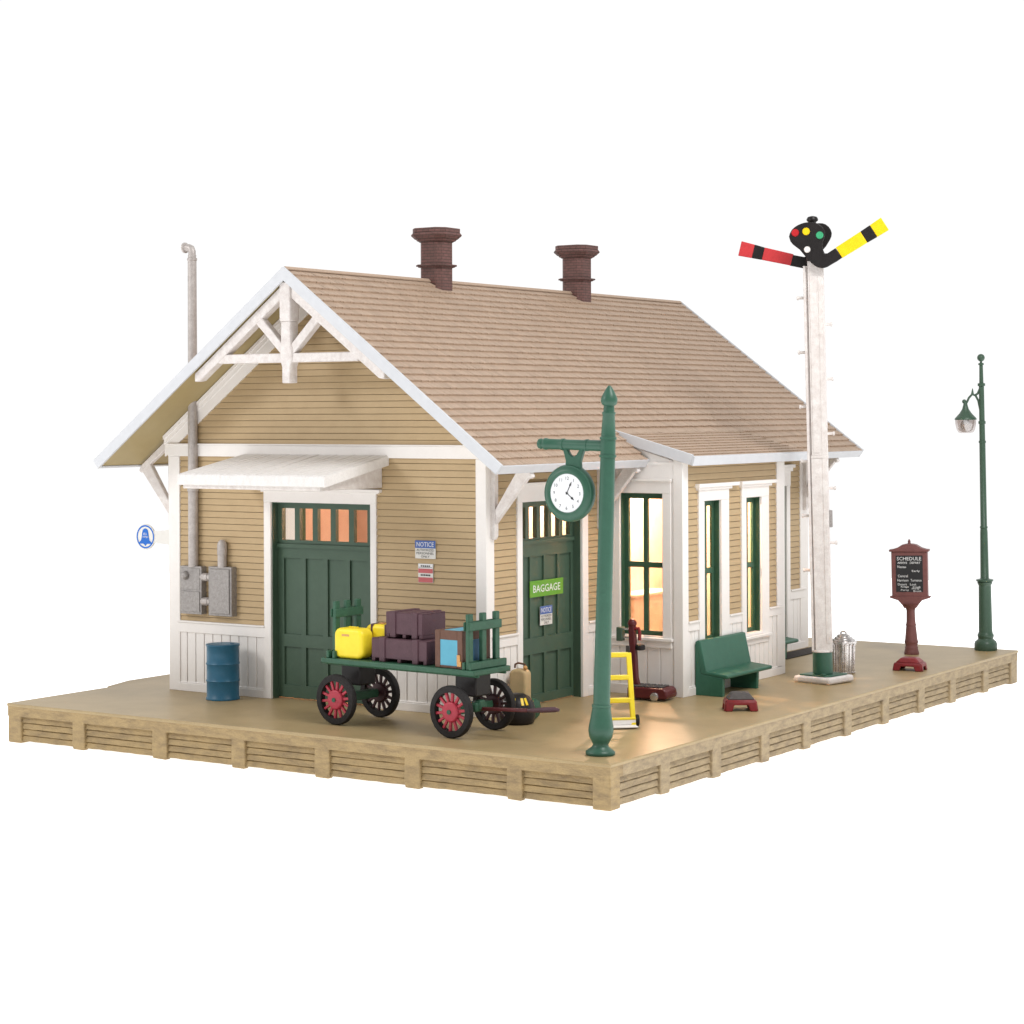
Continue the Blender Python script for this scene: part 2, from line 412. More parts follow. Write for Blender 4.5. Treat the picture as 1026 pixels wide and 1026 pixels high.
# track wall, both sides of the bay
w = MB(); siding(w, FT, yg+.1, by0+.02, zs0-.03, 3.75, [(3.15,4.9,-1,2.95)]); core(w, FT, yg+.16, by0+.14, 0, 3.80, [tdoor]); part(w, 'wall', SM)
wainscot(FT, yg+.1, by0-.02, [(3.10,4.99,-1,9)], .92, 1.085, .139)
w = MB(); siding(w, FT, by1+.02, yf-.1, zs0-.03, 3.75, [(10.38,11.68,-1,2.9)]); core(w, FT, by1-.14, yf-.16, 0, 3.80, [wdoor]); part(w, 'wall', SM)
wainscot(FT, by1+.02, yf-.1, [(10.29,11.76,-1,9)], .877, 1.052, .139)
# hidden sides
w = MB(); siding(w, FL_, yg+.1, yf-.1, zs0-.03, 3.75, [(4.22,5.41,1.05,2.95)]); core(w, FL_, yg+.16, yf-.16, 0, 3.80, [lwin]); part(w, 'wall', SM)
wainscot(FL_, yg+.1, yf-.1, [], .877, 1.052, .139)
w = MB(); siding(w, FB, xl+.1, xr-.1, zs0-.03, 3.52); siding(w, FB, xl, xr, 3.66, zR-.25, lim=glim); core(w, FB, xl+.02, xr-.02, 0, 3.80)
w.prism([(xl+.02, 3.80), (xr-.02, 3.80), (xm, zR-.22)], lambda a, z, d: (a, yf-d, z), .02, .16, 1)
part(w, 'wall', SM)
wainscot(FB, xl+.1, xr-.1, [], .877, 1.052, .139)
# inner ceiling
c = MB(); c.box(xl+.17, xr-.17, yg+.17, yf-.17, 3.62, 3.66); part(c, 'ceiling', M['inside'])
for x0, x1, y0, y1 in ((-3.86,-3.80,by0+.16,by1-.16), (xl+.17,-3.48,6.50,6.56), (-3.80,-3.34,by0+.10,by0+.16), (-3.80,-3.34,by1-.16,by1-.10)):
    c = MB(); c.box(x0, x1, y0, y1, .0, 3.61); part(c, 'partition', M['inside'])
c = MB(); c.box(-3.795, -3.42, 6.55, 7.75, .0, 1.30); c.box(-3.795, -3.36, 6.50, 7.80, 1.301, 1.35); part(c, 'ticket_counter', M['counter'], None, .01)
# corner boards
for x0, x1, y0, y1 in ((xl-.028, xl+.188, yg-.028, yg+.15), (xr-.144, xr+.028, yg-.028, yg+.17), (xl-.028, xl+.188, yf-.15, yf+.028), (xr-.144, xr+.028, yf-.28, yf+.028)):
    c = MB(); c.box(x0, x1, y0, y1, 0, 3.50 if y0 < 5 else 3.6); part(c, 'corner_board', M['white'], None, .008)
# frieze beams
for F in (FG, FB):
    c = MB(); wbox(c, F, xl-.03, xr+.03, -.01, .042, 3.502, 3.668); wbox(c, F, xl-.034, xr+.034, -.01, .056, 3.668, 3.692); part(c, 'frieze_board', M['white'], None, .006)
# rake boards on the gable wall
for F in (FG, FB):
    c = MB()
    for sg in (-1, 1):
        for z_a, z_b, dd in ((.185, .235, .075), (.235, .31, .05), (.31, .49, .03)):
            xo = 2.92
            pl = [(xm, zR-z_a), (xm+sg*xo, zR-z_a-SL*xo), (xm+sg*xo, zR-z_b-SL*xo), (xm, zR-z_b)]
            c.prism(pl, lambda a, z, d, F=F: F(a, d, z), .0, dd)
    part(c, 'rake_board', M['white'])
# ---- doors
def carriage_door(F, u0, u1, top, lights, lw, lz0, lz1, panels, pw, up, lo, ledge, flip, label=None):
    """panelled door with a row of transom lights, set back in its opening"""
    D0, D1 = -.195, -.125
    d = MB()
    ops = [(a, a+lw, lz0, lz1) for a in lights] + [(a, a+pw, *up) for a in panels] + [(a, a+pw, *lo) for a in panels]
    zs = sorted({0.018, top, lz0, lz1, up[0], up[1], lo[0], lo[1]})
    for z0, z1 in zip(zs, zs[1:]):
        for s, e in cut(u0+.004, u1-.004, ops, z0, z1): wbox(d, F, s, e, D0, D1, z0, z1)
    for a in panels:
        for z0, z1 in (up, lo): wbox(d, F, a-.01, a+pw+.01, D0+.012, D1-.03, z0-.01, z1+.01)
    wbox(d, F, u0+.004, u1-.004, D1, D1+.03, ledge, ledge+.055)
    # green jamb lining
    wbox(d, F, u0-.0, u0+.014, D1, -.004, 0, top); wbox(d, F, u1-.014, u1, D1, -.004, 0, top); wbox(d, F, u0+.014, u1-.014, D1, -.004, top-.014, top)
    o = part(d, 'door', M['door'])
    if label: o['label'] = label
    p = MB(); wbox(p, F, min(lights)-.03, max(lights)+lw+.03, D0+.015, D0+.021, lz0-.02, lz1+.02); part(p, 'transom_pane', M['glass'], o)
    return o
gd = carriage_door(FG, -7.05, -5.25, 2.85, [-6.965+.328*i for i in range(5)], .238, 2.30, 2.76, [-6.93+.40*i for i in range(4)], .315, (.935,2.04), (.20,.755), 2.19, False)
c = MB(); wbox(c, FG, -7.177, -7.05, -.02, .034, 0, 2.85); wbox(c, FG, -5.25, -5.146, -.02, .034, 0, 2.85)
wbox(c, FG, -7.177, -5.146, -.02, .038, 2.85, 3.02); wbox(c, FG, -7.26, -5.06, -.02, .075, 3.02, 3.062); wbox(c, FG, -7.22, -5.10, -.02, .055, 2.998, 3.02)
part(c, 'door_casing', M['white'], gd, .006)
td = carriage_door(FT, 3.225, 4.826, 2.885, [3.335+.298*i for i in range(5)], .205, 2.36, 2.80, [3.35+.368*i for i in range(4)], .30, (.95,2.10), (.146,.72), 2.275, True)
c = MB(); wbox(c, FT, 3.096, 3.225, -.02, .034, 0, 2.885); wbox(c, FT, 4.826, 4.985, -.02, .034, 0, 2.885)
wbox(c, FT, 3.096, 4.985, -.02, .038, 2.885, 3.115); wbox(c, FT, 3.02, 5.06, -.02, .07, 3.115, 3.155); part(c, 'door_casing', M['white'], td, .006)
c = MB(); wbox(c, FT, 10.422, 11.628, -.2, -.12, 0, 2.85)
for z0, z1 in ((.2,.9),(1.05,2.0)): 
    for a in (10.52, 11.06): wbox(c, FT, a, a+.45, -.12, -.10, z0, z1)
wbox(c, FT, 11.614, 11.629, -.12, -.004, 0, 2.85)
wd = part(c, 'door', M['door'], None, .01)
c = MB(); wbox(c, FT, 10.29, 10.42, -.02, .034, 0, 2.85); wbox(c, FT, 11.63, 11.76, -.02, .028, 0, 2.85)
wbox(c, FT, 10.29, 11.76, -.02, .038, 2.85, 3.10); wbox(c, FT, 10.10, 11.86, -.02, .085, 3.16, 3.22); wbox(c, FT, 10.15, 11.80, -.02, .065, 3.10, 3.16); part(c, 'door_casing', M['white'], wd, .006)

# ---- windows
def window(F, u0, u1, z0, z1, D1, casing, sill, head, depth=.06):
    s = MB(); st_, mu, ra = .075, .075, .085; um = (u0+u1)/2; zm = (z0+z1)/2 - .01
    d0 = D1-depth
    def fb(a, b_, c_, e, x=0.0): wbox(s, F, a, b_, d0, D1+x, c_, e)
    fb(u0, u0+st_, z0, z1); fb(u1-st_, u1, z0, z1); fb(u0+st_, u1-st_, z1-ra, z1); fb(u0+st_, u1-st_, z0, z0+ra*.75)
    fb(u0+st_, u1-st_, zm-.042, zm+.042, .012)
    fb(um-mu/2, um+mu/2, z0+ra*.75, zm-.042, -.008); fb(um-mu/2, um+mu/2, zm+.042, z1-ra, -.008)
    # jamb lining
    wbox(s, F, u0, u0+.012, D1, -.004, z0, z1); wbox(s, F, u1-.012, u1, D1, -.004, z0, z1); wbox(s, F, u0+.012, u1-.012, D1, -.004, z1-.012, z1)
    o = part(s, 'window', M['sash'], None, .006)
    p = MB()
    wbox(p, F, u0+st_-.01, u1-st_+.01, d0+.02, d0+.025, z0+.04, z1-ra+.01); part(p, 'pane', M['glass'], o)
    c = MB()
    for a in casing: wbox(c, F, *a)
    for a in head: wbox(c, F, *a)
    part(c, 'window_casing', M['white'], o, .006)
    c = MB()
    for a in sill: wbox(c, F, *a)
    part(c, 'window_sill', M['white'], o, .008)
    return o
# bay side wall (all white)
su = -3.053; sv = -2.339
def bayroof_z(x): return 3.497 - (x + 1.78)*.2736
bside = [(su, sv, .864, 2.946)]
for F, yy in ((FS, by0), (FS2, by1)):
    w = MB(); ops = bside if F is FS else []
    core(w, F, xr+.0, bx-.165, .0, 3.38, ops, m=1, d0=-.14, d1=-.02)
    zs_ = lambda x: bayroof_z(x) - .15
    w.prism([(xr, 3.38), (bx-.03, 3.38), (bx-.03, zs_(bx)), (xr, zs_(xr))], (lambda a, z, d, F=F: F(a, -d, z)), .02, .14, 0)
    # white flat cladding
    zz = sorted({0, 3.30, *( (.864, 2.946) if ops else ())})
    for a, b_ in zip(zz, zz[1:]):
        for s, e in cut(xr, bx-.1, ops, a, b_): wbox(w, F, s, e, -.02, 0, a, b_, 0)
    wbox(w, F, xr, bx-.125, 0, .018, 3.16, 3.36, 0); wbox(w, F, xr, bx-.125, 0, .03, 3.36, 3.40, 0)
    w.prism([(xr, 3.40), (bx-.125, 3.40), (bx-.125, zs_(bx)), (xr, zs_(xr))], (lambda a, z, d, F=F: F(a, d, z)), -.019, .008, 0)
    part(w, 'wall', [M['white'], M['inside']])
c = MB(); n = 5
for i in range(n):
    w_ = (bx-.13-xr-.03)/n; a = xr+.03+i*w_; wbox(c, FS, a+.008, a+w_-.008, 0, .014, .13, .74)
wbox(c, FS, xr+.03, bx-.13, 0, .034, 0, .14); part(c, 'wainscot', M['white'], None, .006)
window(FS, su, sv, .864, 2.946, -.10, [(-3.25, su, -.0, .032, .80, 2.946), (sv, -2.20, -.0, .032, .80, 2.946)],
       [(-3.28, -2.165, .0, .075, .80, .845), (-3.25, -2.19, .0, .045, .70, .80)],
       [(-3.25, -2.20, 0, .036, 2.946, 3.12), (-3.27, -2.18, 0, .06, 3.12, 3.16)])
# bay front wall
w1 = (6.158, 6.694, .744, 2.819); w2 = (7.517, 8.036, .744, 2.819)
w = MB(); siding(w, FF, by0+.1, by1-.1, 1.06, 3.50, [(6.05,6.85,.7,2.95), (7.42,8.2,.7,2.95)]); core(w, FF, by0+.02, by1-.02, 0, 3.40, [w1, w2])
part(w, 'wall', SM)
wainscot(FF, by0+.13, by1-.1, [(5.99,6.942,-.1,9),(7.37,8.29,-.1,9)], .94, 1.085, .139, .13)
for y0, y1 in ((by0-.028, by0+.148), (by1-.25, by1+.028)):
    c = MB(); c.box(bx-.13, bx+.026, y0, y1, 0, 3.44); part(c, 'corner_board', M['white'], None, .008)
for (u0, u1, z0, z1), ca, cb, hh in ((w1, 5.99, 6.942, (5.91, 7.20)), (w2, 7.37, 8.29, (7.29, 8.49))):
    window(FF, u0, u1, z0, z1, -.085, [(ca, u0, -.02, .034, .62, z1), (u1, cb, -.02, .034, .62, z1)],
           [(ca-.02, cb+.02, -.02, .075, .655, .70), (u0, u1, -.02, .03, .70, z0), (ca+.03, cb-.03, -.02, .028, .56, .655)],
           [(ca, cb, -.02, .036, z1, 2.98), (ca-.05, cb+.06, -.02, .06, 2.98, 3.02), (hh[0], hh[1], -.02, .085, 3.02, 3.075)], .045)
    mb = MB(); wbox(mb, FF, ca, cb, -.019, -.004, 0, .60)
    n = 6; w_ = (cb-ca)/n
    for i in range(n): wbox(mb, FF, ca+i*w_+.01, ca+(i+1)*w_-.01, -.004, .012, .13, .57)
    wbox(mb, FF, ca, cb, -.004, .034, 0, .139); part(mb, 'wainscot', M['white'], None, .005)
# left-wall window (seen through the gable door's transom)
window(FL_, lwin[0], lwin[1], lwin[2], lwin[3], -.10, [(4.14, 4.27, -.02, .034, 1.1, 2.9), (5.36, 5.49, -.02, .034, 1.1, 2.9)], [(4.12, 5.51, -.02, .07, 1.03, 1.1)], [(4.14, 5.49, -.02, .036, 2.9, 3.05)])

# ---- roof
def rp(sg, s, y, h): return (xm + sg*(s*ct + h*st), y, zR - s*st + h*ct)
LS = xE/ct
NR = 29; RP = LS/NR
bay_y0, bay_y1 = 5.46, 9.38
s_bay = (3.10)/ct   # slope distance where the bay roof springs
b = MB()
def slab(mb, sg, s0, s1, y0, y1, h0, h1, m=0):
    mb.add([rp(sg,s0,y0,h0),rp(sg,s1,y0,h0),rp(sg,s1,y1,h0),rp(sg,s0,y1,h0),rp(sg,s0,y0,h1),rp(sg,s1,y0,h1),rp(sg,s1,y1,h1),rp(sg,s0,y1,h1)],
           [(0,3,2,1),(4,5,6,7),(0,1,5,4),(1,2,6,5),(2,3,7,6),(3,0,4,7)], m)
def chev(h, s, sg):
    p = rp(sg, s, 0, h); return (p[0], p[2])
def chevron(mb, sl, sr, y0, y1, h0, h1, m=0):
    a = math.tan(TH/2)
    top = (xm, zR + h1/ct); bot = (xm, zR + h0/ct)
    mb.prism([top, chev(h1, sr, 1), chev(h0, sr, 1), bot, chev(h0, sl, -1), chev(h1, sl, -1)], lambda a_, z, d: (a_, d, z), y0, y1, m)
chevron(b, LS-.05, s_bay, ry0+.04, ry1-.04, -.135, -.032)
slab(b, 1, s_bay, LS-.05, ry0+.04, bay_y0, -.135, -.032)
slab(b, 1, s_bay, LS-.05, bay_y1, ry1-.04, -.135, -.032)
def bp_(x, y, h): # point on the bay roof plane
    a = math.atan(.2736); return (x + h*math.sin(a), y, bayroof_z(x) + h*math.cos(a))
def bslab(mb, x0, x1, y0, y1, h0, h1, m=0):
    mb.add([bp_(x0,y0,h0),bp_(x1,y0,h0),bp_(x1,y1,h0),bp_(x0,y1,h0),bp_(x0,y0,h1),bp_(x1,y0,h1),bp_(x1,y1,h1),bp_(x0,y1,h1)],
           [(0,3,2,1),(4,5,6,7),(0,1,5,4),(1,2,6,5),(2,3,7,6),(3,0,4,7)], m)
bslab(b, -3.12, -1.82, bay_y0+.04, bay_y1-.04, -.135, -.032)
roof = part(b, 'roof', M['soffit'])
# shingle courses, one small tab at a time
def tabs(mb, fn, s0, s1, nrow, y0, y1, skip=None):
    for i in range(nrow):
        p = (s1-s0)/nrow; sa = s0 + i*p; y = y0 - random.uniform(0, .02) - (.039 if i % 2 else 0)
        while y < y1:
            wd_ = random.uniform(.074, .081); a = max(y, y0); e = min(y+wd_-.007, y1); y += wd_
            if e - a < .02: continue
            if skip and skip(sa + p*.5, (a+e)/2): continue
            j = random.uniform(-.006, .006); h = random.uniform(-.002, .002)
            if i == nrow-1: j = -.010 + j*.3
            st0 = max(sa - .012, s0 - .0)
            vs = [fn(st0, a, -.034), fn(st0, e, -.034), fn(sa+p+.012+j, a, -.0005+h), fn(sa+p+.012+j, e, -.0005+h+random.uniform(-.0015,.0015)), fn(sa+p+.012+j, a, -.036), fn(sa+p+.012+j, e, -.036)]
            mb.add(vs, [(0,2,3,1), (2,4,5,3), (0,4,2), (1,3,5)])
t = MB()
tabs(t, lambda s, y, h: rp(1, s, y, h), 0, LS-.016, NR, ry0+.044, ry1-.044, lambda s, y: s > s_bay-.02 and bay_y0 < y < bay_y1)
tabs(t, lambda s, y, h: rp(-1, s, y, h), 0, LS-.016, NR, ry0+.044, ry1-.044)
slab(t, 1, -.01, .05, ry0+.044, ry1-.044, -.014, .004); slab(t, -1, -.01, .05, ry0+.044, ry1-.044, -.014, .004)
part(t, 'shingle_covering', M['shingle'], roof)
t = MB(); tabs(t, lambda s, y, h: bp_(s, y, -.03+(h+.03)*.6), -3.10, -1.79, 10, bay_y0+.044, bay_y1); part(t, 'shingle_covering', M['shingle'], roof)
# white fascia boards
for y0, y1 in ((ry0, ry0+.045), (ry1-.045, ry1)):
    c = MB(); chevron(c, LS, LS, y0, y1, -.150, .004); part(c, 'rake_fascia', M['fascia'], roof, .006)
c = MB()
for sg, a, e in ((-1, ry0+.046, ry1-.046), (1, ry0+.046, bay_y0+.04), (1, bay_y1, ry1-.046)):
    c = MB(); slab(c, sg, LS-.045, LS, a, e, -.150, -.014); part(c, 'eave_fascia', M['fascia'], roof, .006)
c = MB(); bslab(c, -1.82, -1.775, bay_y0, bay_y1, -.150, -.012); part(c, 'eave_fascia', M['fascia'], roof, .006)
for y0, y1, h in ((bay_y0, bay_y0+.045, .006), (bay_y1-.045, bay_y1, -.04)):
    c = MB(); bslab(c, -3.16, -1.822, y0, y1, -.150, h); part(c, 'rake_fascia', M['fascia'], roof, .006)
# chimneys
for cy in (5.275, 9.435):
    c = MB(); ht = .208
    def sq(hw, z0, z1, hw2=None):
        hw2 = hw2 or hw
        k = .62
        ring = lambda h, z: [(xm+a*h, cy+b2*h, z) for a, b2 in ((-k,-1),(k,-1),(1,-k),(1,k),(k,1),(-k,1),(-1,k),(-1,-k))]
        vs = ring(hw, z0) + ring(hw2, z1)
        c.add(vs, [tuple(range(8))[::-1], tuple(range(8, 16))] + [(q, (q+1) % 8, 8+(q+1) % 8, 8+q) for q in range(8)])
    sq(ht, 5.85, 6.755); sq(.27, 6.385, 6.412); sq(.243, 6.37, 6.386); sq(.218, 6.755, 6.775, .242); sq(.255, 6.775, 6.80, .268); sq(.28, 6.80, 6.835, .312)
    sq(.316, 6.835, 6.865, .338); sq(.338, 6.865, 6.905, .312); sq(.312, 6.905, 6.97); sq(.15, 6.97, 6.985)
    part(c, 'chimney', M['brick'], roof, .014)
# knee braces under the eaves
def brace(sgn, y):
    c = MB(); x0 = xr if sgn > 0 else xl; P = lambda o, z, d: (x0 + sgn*o, y + d, z)
    uz = lambda o: zE + (.79-o)*SL - .19
    c.prism([(.0,2.42),(.07,2.40),(.10,2.46),(.10,3.80),(.0,3.86)], P, -.05, .05)
    c.prism([(.1,uz(.1)),(.66,uz(.66)),(.70,uz(.7)-.05),(.66,uz(.66)-.11),(.1,uz(.1)-.13)], P, -.045, .045)
    c.prism([(.10,2.62),(.10,2.82),(.48,uz(.48)-.10),(.62,uz(.62)-.06),(.64,uz(.64)-.10)], P, -.042, .042)
    part(c, 'knee_brace', M['white2'], None, .012)
for y in (2.47, 5.33, 12.30): brace(1, y)
for y in (2.44, 5.6, 9.0, 12.30): brace(-1, y)
# gable truss
c = MB(); y0, y1 = 1.63, 1.76; PX = lambda a, z, d: (a, d, z)
uz = lambda o: zR - SL*o - .19
c.box(xm-.10, xm+.09, y0-.04, y1+.04, 5.42, 5.97); c.box(xm-.082, xm+.08, y0-.03, y1+.03, 4.96, 5.42)
c.prism([(xm-.068,4.555),(xm+.068,4.555),(xm+.068,4.78),(xm+.10,4.87),(xm+.10,5.05),(xm+.068,5.10),(xm-.068,5.10),(xm-.10,5.05),(xm-.10,4.87),(xm-.068,4.78)], PX, y0-.025, y1+.025)
c.box(xm-1.26, xm+1.24, y0, y1, 4.845, 4.975)
for sg in (-1, 1):
    c.prism([(xm+sg*.06, uz(.06)), (xm+sg*1.70, uz(1.70)), (xm+sg*1.70, uz(1.70)-.12), (xm+sg*1.60, uz(1.6)-.18), (xm+sg*.06, uz(.06)-.18)], PX, y0-.01, y1+.01)
    c.bar((xm+sg*.06, (y0+y1)/2, 5.0), (xm+sg*.57, (y0+y1)/2, 5.50), .125, .13, (0,1,0))
part(c, 'gable_truss', M['white2'], None, .014)
# awning over the baggage door
c = MB(); ya, yb = .88, 2.34
n = 24; xa, xb = -7.545, -4.93
c.prism([(yb,3.540),(ya+.012,3.284),(ya,3.262),(ya,3.145),(ya+.02,3.135),(yb,3.40)], lambda u, z, d: (d, u, z), xa, xb)
for i in range(n):
    a = xa + .012 + (xb-xa-.024)*i/n; e = xa + .012 + (xb-xa-.024)*(i+1)/n; j = random.uniform(-.004, .004); q = random.uniform(0, .03)
    c.prism([(yb,3.552+j),(ya+.03,3.297+j),(ya+.024,3.28),(yb,3.53)], lambda u, z, d: (d, u, z), a+.006, e-.006)
aw = part(c, 'awning', M['awning'], None, .008)
c = MB(); c.prism([(yb,3.085),(ya+.06,3.085),(ya+.06,3.17),(yb,3.43)], lambda u, z, d: (d, u, z), xa+.05, xb-.12)
part(c, 'awning_soffit_box', M['white2'], aw, .012)
# electric service boxes and pipes
c = MB(); wbox(c, FG, -8.72, -8.30, .0, .12, 1.165, 1.875); wbox(c, FG, -8.69, -8.33, .12, .135, 1.20, 1.50); wbox(c, FG, -8.69, -8.33, .12, .128, 1.53, 1.845)
c.ball(FG(-8.60, .13, 1.735), .066); part(c, 'meter_box', M['steel'], None, .01)
c = MB(); wbox(c, FG, -8.16, -7.715, .0, .125, 1.16, 1.885); wbox(c, FG, -8.125, -7.75, .125, .142, 1.195, 1.85); part(c, 'fuse_box', M['steel'], None, .01)
for z in (1.72, 1.36):
    c = MB(); c.lathe([(.05,-.20),(.05,-.06),(.062,-.05),(.062,.05),(.05,.06),(.05,.20)], FG(-8.25, .075, z), 14, 'X'); part(c, 'conduit', M['pipe'], None, 0, 40)
c = MB(); mx_, my_ = -8.49, 2.27
c.lathe([(.074,1.86),(.074,2.98),(.085,2.985),(.085,3.02),(.074,3.025),(.066,6.40),(.076,6.41),(.076,6.44),(.062,6.445),(.062,6.49)], (mx_, my_, 0), 16)
c.tube([(mx_,my_,6.48),(mx_,my_,6.54),(mx_-.02,my_,6.585),(mx_-.06,my_,6.60),(mx_-.11,my_,6.60)], .056, 14)
c.lathe([(.066,-.155),(.08,-.15),(.08,-.125),(.06,-.12),(.06,-.10)], (mx_, my_, 6.60), 14, 'X')
part(c, 'service_mast', M['pipe'], None, 0, 40)
c = MB(); c.lathe([(.068,1.87),(.068,2.06),(.074,2.065),(.074,2.20),(.06,2.25),(.03,2.28)], (-7.93, 2.27, 0), 14); part(c, 'conduit', M['pipe'], None, 0, 40)

# ------------------------------------------------------------------ signs on the depot
def flat(F, u0, d): return lambda cu, cz: (lambda a, b_: F(u0 + cu + a, d, cz + b_))
def notice(F, u0, u1, z0, z1, d, name, label, mir=1):
    s = thing(name, label, 'sign', F((u0+u1)/2, d, (z0+z1)/2)); O = s.location
    T = lambda cu, cz, dd: (lambda a, b_: F((u0+u1)/2 + cu + a*mir, d+dd, cz + b_))
    b = MB(); wbox(b, F, u0, u1, d-.008, d, z0, z1); b.build('plate', M['paper'], s, org=O)
    zb = z0 + (z1-z0)*.58
    b = MB(); wbox(b, F, u0, u1, d+.001, d+.003, zb, z1); b.build('header', M['signblue'], s, org=O)
    b = MB(); b.text('NOTICE', T(0, (zb+z1)/2, .0045), (u1-u0)*.84, (z1-zb)*.60); b.build('lettering', M['inkwhite'], s, org=O)
    b = MB(); h = (zb-z0)
    for i, t_ in enumerate(('AUTHORIZED', 'PERSONNEL', 'ONLY')):
        b.text(t_, T(0, zb-h*(.18+.31*i), .003), (u1-u0)*(.86 if i < 2 else .42), h*.22)
    b.build('lettering', M['ink'], s, org=O)
    return s
notice(FG, -4.479, -4.135, 2.123, 2.372, .024, 'notice_sign', 'blue and white notice sign on the tan gable wall right of the green door')
notice(FT, 3.905, 4.225, 1.11, 1.378, -.116, 'notice_sign', 'small blue and white notice stuck on the track-side green door, below the baggage sign')
s = thing('warning_sign', 'small faded red and white warning sign under the blue notice on the gable wall', 'sign', FG(-4.30, .02, 1.925)); O = s.location
b = MB(); wbox(b, FG, -4.429, -4.178, .016, .024, 1.794, 2.053); b.build('plate', M['paper'], s, org=O)
b = MB(); wbox(b, FG, -4.425, -4.182, .025, .027, 1.798, 1.866); wbox(b, FG, -4.425, -4.182, .025, .027, 1.925, 1.985); b.build('red_band', M['signpink'], s, org=O)
b = MB(); wbox(b, FG, -4.425, -4.182, .0245, .0255, 1.992, 2.050); b.build('top_strip', M['inkwhite'], s, org=O)
b = MB()
wbox(b, FG, -4.42, -4.19, .0257, .0262, 2.0, 2.006)
for i in range(5): wbox(b, FG, -4.385+.033*i, -4.36+.033*i, .025, .0265, 2.012, 2.032)
for i in range(6): wbox(b, FG, -4.385+.028*i, -4.365+.028*i, .025, .0265, 1.885, 1.908)
b.build('markings', M['ink'], s, org=O)
s = thing('baggage_sign', 'bright green BAGGAGE sign with white letters on the dark green track-side door', 'sign', FT(4.08, -.12, 1.64)); O = s.location
b = MB(); wbox(b, FT, 3.64, 4.525, -.126, -.116, 1.522, 1.752); b.build('plate', M['signgreen'], s, org=O)
b = MB(); b.text('BAGGAGE', lambda a, z: FT(4.0825+a, -.1145, 1.637+z), .72, .105); b.build('lettering', M['inkwhite'], s, org=O)
# round telephone sign
s = thing('telephone_sign', 'round white hanging sign with a blue bell emblem at the left corner of the depot', 'sign', (-9.575, 2.42, 2.27)); O = s.location
b = MB(); b.lathe([(.190,-.012),(.194,0),(.190,.012)], (-9.575, 2.42, 2.27), 40, 'Y'); b.build('disc', M['paper'], s, 0, 40, O)
b = MB()
n = 48
vs = []
for k in range(n):
    a = 2*PI*k/n
    vs += [(-9.575+.178*math.cos(a), 2.4055, 2.27+.178*math.sin(a)), (-9.575+.154*math.cos(a), 2.4055, 2.27+.154*math.sin(a))]
b.add(vs, [(2*k, 2*k+1, (2*k+3) % (2*n), (2*k+2) % (2*n)) for k in range(n)]); b.build('ring', M['bellblue'], s, org=O)
b = MB(); pr = [(0,.100),(.022,.096),(.042,.078),(.052,.04),(.058,-.01),(.072,-.05),(.108,-.078),(.085,-.092),(.030,-.090),(.0,-.118)]
pl = [(x, z) for x, z in pr] + [(-x, z) for x, z in pr[-2:0:-1]]
b.prism(pl, lambda a, z, d: (-9.575+a*1.22, d, 2.275+z*1.22), 2.4035, 2.4075); b.build('bell_emblem', M['bellblue'], s, org=O)
b = MB(); b.text('BELL', lambda a, z: (-9.575+a, 2.4022, 2.315+z), .075, .028); b.text('SYSTEM', lambda a, z: (-9.575+a, 2.4022, 2.268+z), .11, .028); b.build('lettering', M['inkwhite'], s, org=O)
b = MB(); b.prism([(-9.40,2.36),(-9.20,2.375),(-9.055,2.40),(-9.055,2.15),(-9.14,2.17),(-9.40,2.18)], lambda a, z, d: (a, d, z), 2.412, 2.428); b.build('bracket', M['paper'], s, org=O)

# ------------------------------------------------------------------ barrel
t = thing('oil_drum', 'blue steel drum standing against the white wainscot of the gable wall', 'barrel', (-7.63, 1.93, 0))
b = MB(); b.lathe([(.232,0),(.244,.006),(.244,.03),(.234,.04),(.234,.255),(.246,.275),(.234,.295),(.234,.50),(.246,.52),(.234,.54),(.234,.765),(.244,.775),(.244,.80)], (0,0,0), 40)
bd = b.build('body', M['blue'], t, 0, 50)
b = MB(); b.lathe([(.224,.795),(.224,.803)], (0,0,0), 36); b.lathe([(.03,.80),(.03,.812)], (.13,.05,0), 12); b.build('lid', M['blue'], t, 0, 50)

